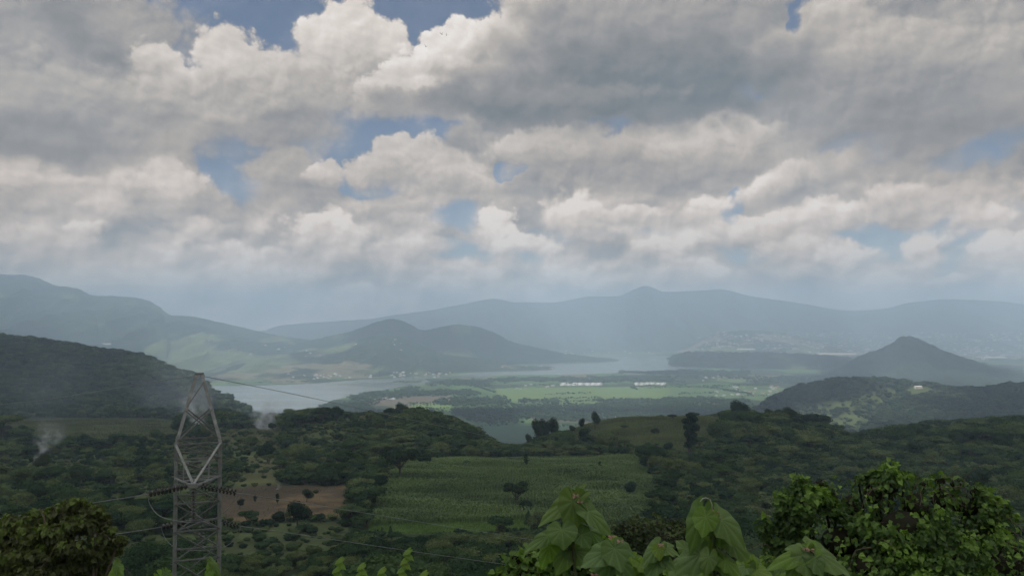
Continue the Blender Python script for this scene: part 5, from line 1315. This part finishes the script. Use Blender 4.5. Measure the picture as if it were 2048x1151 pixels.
def mass_plant(name, label, cat, depth, blobs, N, leaf, mat, limbs=(), thick=.8, seed=1, twigs=0, droop=.6, surf_=.82, core=.62, hollow=0):
    """blobs: (px, py, radius px, radius rows, depth offset)"""
    rg = np.random.default_rng(seed); k = 1/FPX
    lobes = []
    for (px_, py2, rx, rz_, dz) in blobs:
        dd = depth+dz; c_ = P(px_, py2, dd); lobes.append((c_.x, c_.y, c_.z, rx*k*dd, rx*k*dd*thick, rz_*k*dd))
    cx_ = np.mean([l[0] for l in lobes]); gz = float(H(np.array([cx_]), np.array([depth]))[0])
    root = empty(name, (cx_, depth, gz)); tag(root, label, cat)
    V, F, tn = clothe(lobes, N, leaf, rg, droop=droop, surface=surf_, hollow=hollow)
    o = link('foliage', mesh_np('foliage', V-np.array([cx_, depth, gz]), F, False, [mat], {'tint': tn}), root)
    mb = MB(); base = Vector((cx_, depth+.2, gz-.2))
    for i, l in enumerate(lobes):
        st = base+Vector((rg.normal()*.25, rg.normal()*.2, 0)); e = Vector(l[:3]); mid = st.lerp(e, .55)+Vector((rg.normal()*.1, 0, .15))
        mb.tube([st, mid, e], [.06, .035, .014], 6)
        for q in range(5):
            dd = Vector(rg.normal(size=3)); dd.normalize(); e2 = e+Vector((dd.x*l[3], dd.y*l[4], dd.z*l[5]))*.85; mb.tube([e, e.lerp(e2, .5)+Vector((0, 0, .03)), e2], [.014, .009, .004], 4)
    mb.build('branches', M_TWIG if name != 'vine_covered_bush' else M_INNER, root, True)
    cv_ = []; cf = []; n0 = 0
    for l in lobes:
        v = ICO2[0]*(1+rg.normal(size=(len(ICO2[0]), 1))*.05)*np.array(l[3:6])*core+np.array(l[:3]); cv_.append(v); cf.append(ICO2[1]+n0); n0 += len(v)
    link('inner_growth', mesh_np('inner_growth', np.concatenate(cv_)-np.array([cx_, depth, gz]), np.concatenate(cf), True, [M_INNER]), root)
    if twigs:
        for q in range(twigs):
            mb = MB()
            l = lobes[rg.integers(len(lobes))]; a = rg.random()*6.28; p0_ = Vector((l[0]+math.cos(a)*l[3]*.9, l[1]-l[4]*.85, l[2]+math.sin(a)*l[5]*.9)); pts = [p0_]
            d = Vector((rg.normal()*.5, -.2, rg.normal()*.5)); 
            for s in range(5): d = (d+Vector((rg.normal()*.4, rg.normal()*.1, rg.normal()*.4-.1))).normalized(); pts.append(pts[-1]+d*.11)
            mb.tube(pts, [.006, .005, .004, .004, .003, .002], 4)
            mb.build('twig', M_TWIG, root, True)
    return root, lobes
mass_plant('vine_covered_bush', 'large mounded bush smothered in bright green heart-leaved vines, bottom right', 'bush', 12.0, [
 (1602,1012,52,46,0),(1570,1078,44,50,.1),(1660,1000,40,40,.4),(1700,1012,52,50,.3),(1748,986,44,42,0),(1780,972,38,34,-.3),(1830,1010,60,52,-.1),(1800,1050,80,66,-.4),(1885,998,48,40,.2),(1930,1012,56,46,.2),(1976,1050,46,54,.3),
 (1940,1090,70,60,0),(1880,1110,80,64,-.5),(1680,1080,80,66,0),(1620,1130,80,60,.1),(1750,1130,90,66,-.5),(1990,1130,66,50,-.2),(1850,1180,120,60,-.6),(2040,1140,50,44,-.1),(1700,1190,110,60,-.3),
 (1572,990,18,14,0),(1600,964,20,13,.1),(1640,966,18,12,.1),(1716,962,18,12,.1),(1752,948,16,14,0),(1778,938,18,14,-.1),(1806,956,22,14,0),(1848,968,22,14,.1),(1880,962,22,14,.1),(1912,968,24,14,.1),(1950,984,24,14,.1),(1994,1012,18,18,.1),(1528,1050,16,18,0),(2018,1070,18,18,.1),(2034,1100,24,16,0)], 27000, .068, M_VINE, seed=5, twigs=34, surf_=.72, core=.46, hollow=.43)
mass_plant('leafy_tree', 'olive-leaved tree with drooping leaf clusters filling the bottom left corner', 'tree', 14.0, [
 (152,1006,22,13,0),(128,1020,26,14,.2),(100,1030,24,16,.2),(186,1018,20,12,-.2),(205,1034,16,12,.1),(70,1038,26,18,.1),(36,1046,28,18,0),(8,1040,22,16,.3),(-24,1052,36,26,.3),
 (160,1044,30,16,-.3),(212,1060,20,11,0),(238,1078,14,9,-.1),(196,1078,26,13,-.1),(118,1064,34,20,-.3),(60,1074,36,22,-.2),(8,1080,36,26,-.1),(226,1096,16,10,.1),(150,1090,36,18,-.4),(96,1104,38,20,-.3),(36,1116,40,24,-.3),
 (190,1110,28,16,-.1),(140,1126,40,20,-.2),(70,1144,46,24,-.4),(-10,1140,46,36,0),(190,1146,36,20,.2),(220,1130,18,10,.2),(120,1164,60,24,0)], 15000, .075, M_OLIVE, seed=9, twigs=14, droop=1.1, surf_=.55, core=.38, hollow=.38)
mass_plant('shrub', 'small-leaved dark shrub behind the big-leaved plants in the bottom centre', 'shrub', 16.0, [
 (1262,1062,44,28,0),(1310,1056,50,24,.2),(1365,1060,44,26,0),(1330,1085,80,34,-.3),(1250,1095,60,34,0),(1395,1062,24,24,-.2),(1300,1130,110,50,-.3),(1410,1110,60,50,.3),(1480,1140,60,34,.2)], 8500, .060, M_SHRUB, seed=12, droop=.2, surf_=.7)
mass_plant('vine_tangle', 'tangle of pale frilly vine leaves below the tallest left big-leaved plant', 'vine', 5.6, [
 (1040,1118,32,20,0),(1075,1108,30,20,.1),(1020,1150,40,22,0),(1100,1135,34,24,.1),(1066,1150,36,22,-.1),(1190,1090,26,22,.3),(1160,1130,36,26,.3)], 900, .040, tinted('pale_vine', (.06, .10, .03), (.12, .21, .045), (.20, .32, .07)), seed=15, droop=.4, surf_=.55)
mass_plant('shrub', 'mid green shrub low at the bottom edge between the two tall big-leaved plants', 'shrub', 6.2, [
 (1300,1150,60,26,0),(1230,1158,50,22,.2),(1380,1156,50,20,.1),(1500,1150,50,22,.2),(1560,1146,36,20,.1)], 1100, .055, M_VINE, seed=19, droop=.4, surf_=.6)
for i, (px_, y0_, y1_, lab) in enumerate(((818,1100,1160,'climbing vine sprout with paired leaves, tallest at the bottom centre'), (725,1130,1165,'short vine sprout at the bottom edge, left of the tallest one'), (682,1118,1165,'thin vine sprout with a lone nodding leaf at the bottom edge'), (766,1138,1170,'tiny vine sprout at the bottom edge next to the tallest one'), (850,1145,1175,'tiny vine sprout right of the tallest one at the bottom edge'))):
    lv = []; n = int((y1_-y0_)/9)+2
    for q in range(n): 
        s_ = 1 if q % 2 else -1; yy_ = y0_+q*9; lv.append(((px_-q*3, yy_), (px_-q*3+s_*13, yy_+9), 12, .02, .8, True, .2*s_, 0))
    big_plant(lab, 'vine', 6.0+.2*i, [(px_, y0_-2), (px_-n*1.5, (y0_+y1_)/2), (px_-n*3, y1_), (px_-n*3, y1_+120)], lv, (), .004, 'vine_sprout')
# dry twig over the left tree, pale curled tendril over the right plant
o = MB().tube([P(90,1046,13.2), P(88,1032,13.2), P(83,1024,13.2), P(85,1018,13.2), P(79,1019,13.2)], [.014, .013, .011, .009, .005], 5).build('dry_twig', M_TWIG, None, True); tag(o, 'reddish dry twig sticking out of the olive-leaved tree', 'twig')
o = MB().tube([P(1424,1022,4.8), P(1424,1008,4.8), P(1420,998,4.8), P(1412,994.5,4.8), P(1405,996,4.8), P(1400,1002,4.8)], [.003, .003, .003, .003, .004, .002], 5).build('tendril', simple('pale_tendril', (.45, .45, .38), .6), None, True); tag(o, 'pale tendril hooked over the tall right-hand big-leaved plant', 'tendril')

# ================================================================ crops
def crop(name, poly, dmax, row, step, hgt_, colr_, label, wig=.12, blade=.35, dmin=150):
    """rows of plants running away from the viewer; every plant is a few blades"""
    P_ = np.array(poly, float); cs = [ground_at(a, b, dmin) for a, b in poly]; cs = [c for c in cs if c is not None]
    x0, x1 = min(c.x for c in cs)-4, max(c.x for c in cs)+4; y0, y1 = min(c.y for c in cs)-4, max(c.y for c in cs)+6
    gx_, gy_ = np.meshgrid(np.arange(x0, x1, row), np.arange(y0, y1, step)); gx_ = gx_.ravel(); gy_ = gy_.ravel()
    gx_ = gx_+rng.normal(size=len(gx_))*wig; gy_ = gy_+(rng.random(len(gy_))-.5)*step
    z_ = H(gx_, gy_); pxx = CX+FPX*gx_/gy_; pyy = HY-FPX*(z_-CZ)/gy_
    k = inpoly(pxx, pyy, poly) & (gy_ < dmax) & (rng.random(len(gx_)) < .93); gx_, gy_, z_ = gx_[k], gy_[k], z_[k]; n = len(gx_)
    vig = .45+1.0*fbm(gx_/17+5, gy_/11, 4); Vs, Fs, Ts = [], [], []
    for b in range(3):
        a = rng.random(n)*6.28; h = hgt_*vig*(.75+.4*rng.random(n)); lx, ly = np.cos(a)*blade*h, np.sin(a)*blade*h; wx, wy = -np.sin(a)*.07*h, np.cos(a)*.07*h
        B = np.stack([gx_, gy_, z_-.05], 1); M1 = np.stack([gx_+lx*.3, gy_+ly*.3, z_+h*.75], 1); T1 = np.stack([gx_+lx, gy_+ly, z_+h*(.62+.3*rng.random(n))], 1); w_ = np.stack([wx, wy, 0*wx], 1)
        Vs.append(np.stack([B-w_, B+w_, M1+w_*1.3, T1, M1-w_*1.3], 1).reshape(-1, 3)); o_ = np.arange(n)[:, None]*5+b*n*5
        Fs.append((o_+np.array([[0, 1, 2, 4]]), o_+np.array([[4, 2, 3]]))); Ts.append(np.repeat(np.clip(rng.random(n)*.45+1.5*(fbm(gx_/24, gy_/13, 4)-.5)+.28, 0, 1), 5))
    m = tinted(name+'_leaves', tuple(c*.6 for c in colr_), colr_, tuple(min(1, c*1.45) for c in (colr_[0]*1.1, colr_[1], colr_[2])), .3, .7)
    o = link(name, mesh_np(name, np.concatenate(Vs), [np.concatenate([f[0] for f in Fs]), np.concatenate([f[1] for f in Fs])], False, [m], {'tint': np.concatenate(Ts)}))
    tag(o, label, kind='stuff'); return o
crop('maize', MAIZE, 450, 1.12, .55, 2.1, (.118, .182, .062), 'ranks of dull green maize filling the central field')
crop('grass', GREEN, 450, .6, .45, .8, (.12, .205, .045), 'bright green grassy strip below the maize')
crop('maize', KNOLL, 640, 1.5, .8, 1.7, (.125, .155, .068), 'dry olive maize on the rounded hilltop field')
crop('maize', LEFTF, 1000, 2.6, 2.2, 1.9, (.105, .125, .062), 'dull maize strip below the left dark hill')
crop('grass', MIDF, 800, 2.2, 2.0, 1.2, (.125, .14, .065), 'dry pasture grass right of the pylon')
crop('grass', TOPF, 720, 2.0, 1.8, 1.0, (.125, .14, .062), 'dry grass of the little clearing on the left knoll')
crop('weeds', SOIL, 450, 2.6, 2.1, .55, (.11, .105, .05), 'sparse stubble and weeds on the bare soil field', wig=.9)

# ---------------------------------------------------------------- haze: one even body of air round the scene
mh, t = material('haze_air')
pv = t.n('ShaderNodeVolumePrincipled'); pv.inputs['Color'].default_value = (.63, .80, 1.0, 1)
pv.inputs['Density'].default_value = 1.75e-4; pv.inputs['Anisotropy'].default_value = -0.3
finish(t, None, pv.outputs[0])

bm = bmesh.new(); bmesh.ops.create_cube(bm, size=1)
me = bpy.data.meshes.new('haze'); bm.to_mesh(me); bm.free(); me.materials.append(mh)
hz = link('haze', me); hz.scale = (34000, 34000, 935+14); hz.location = (0, 0, (935-14)/2)
tag(hz, 'blue-grey haze filling the valley air', kind='stuff')
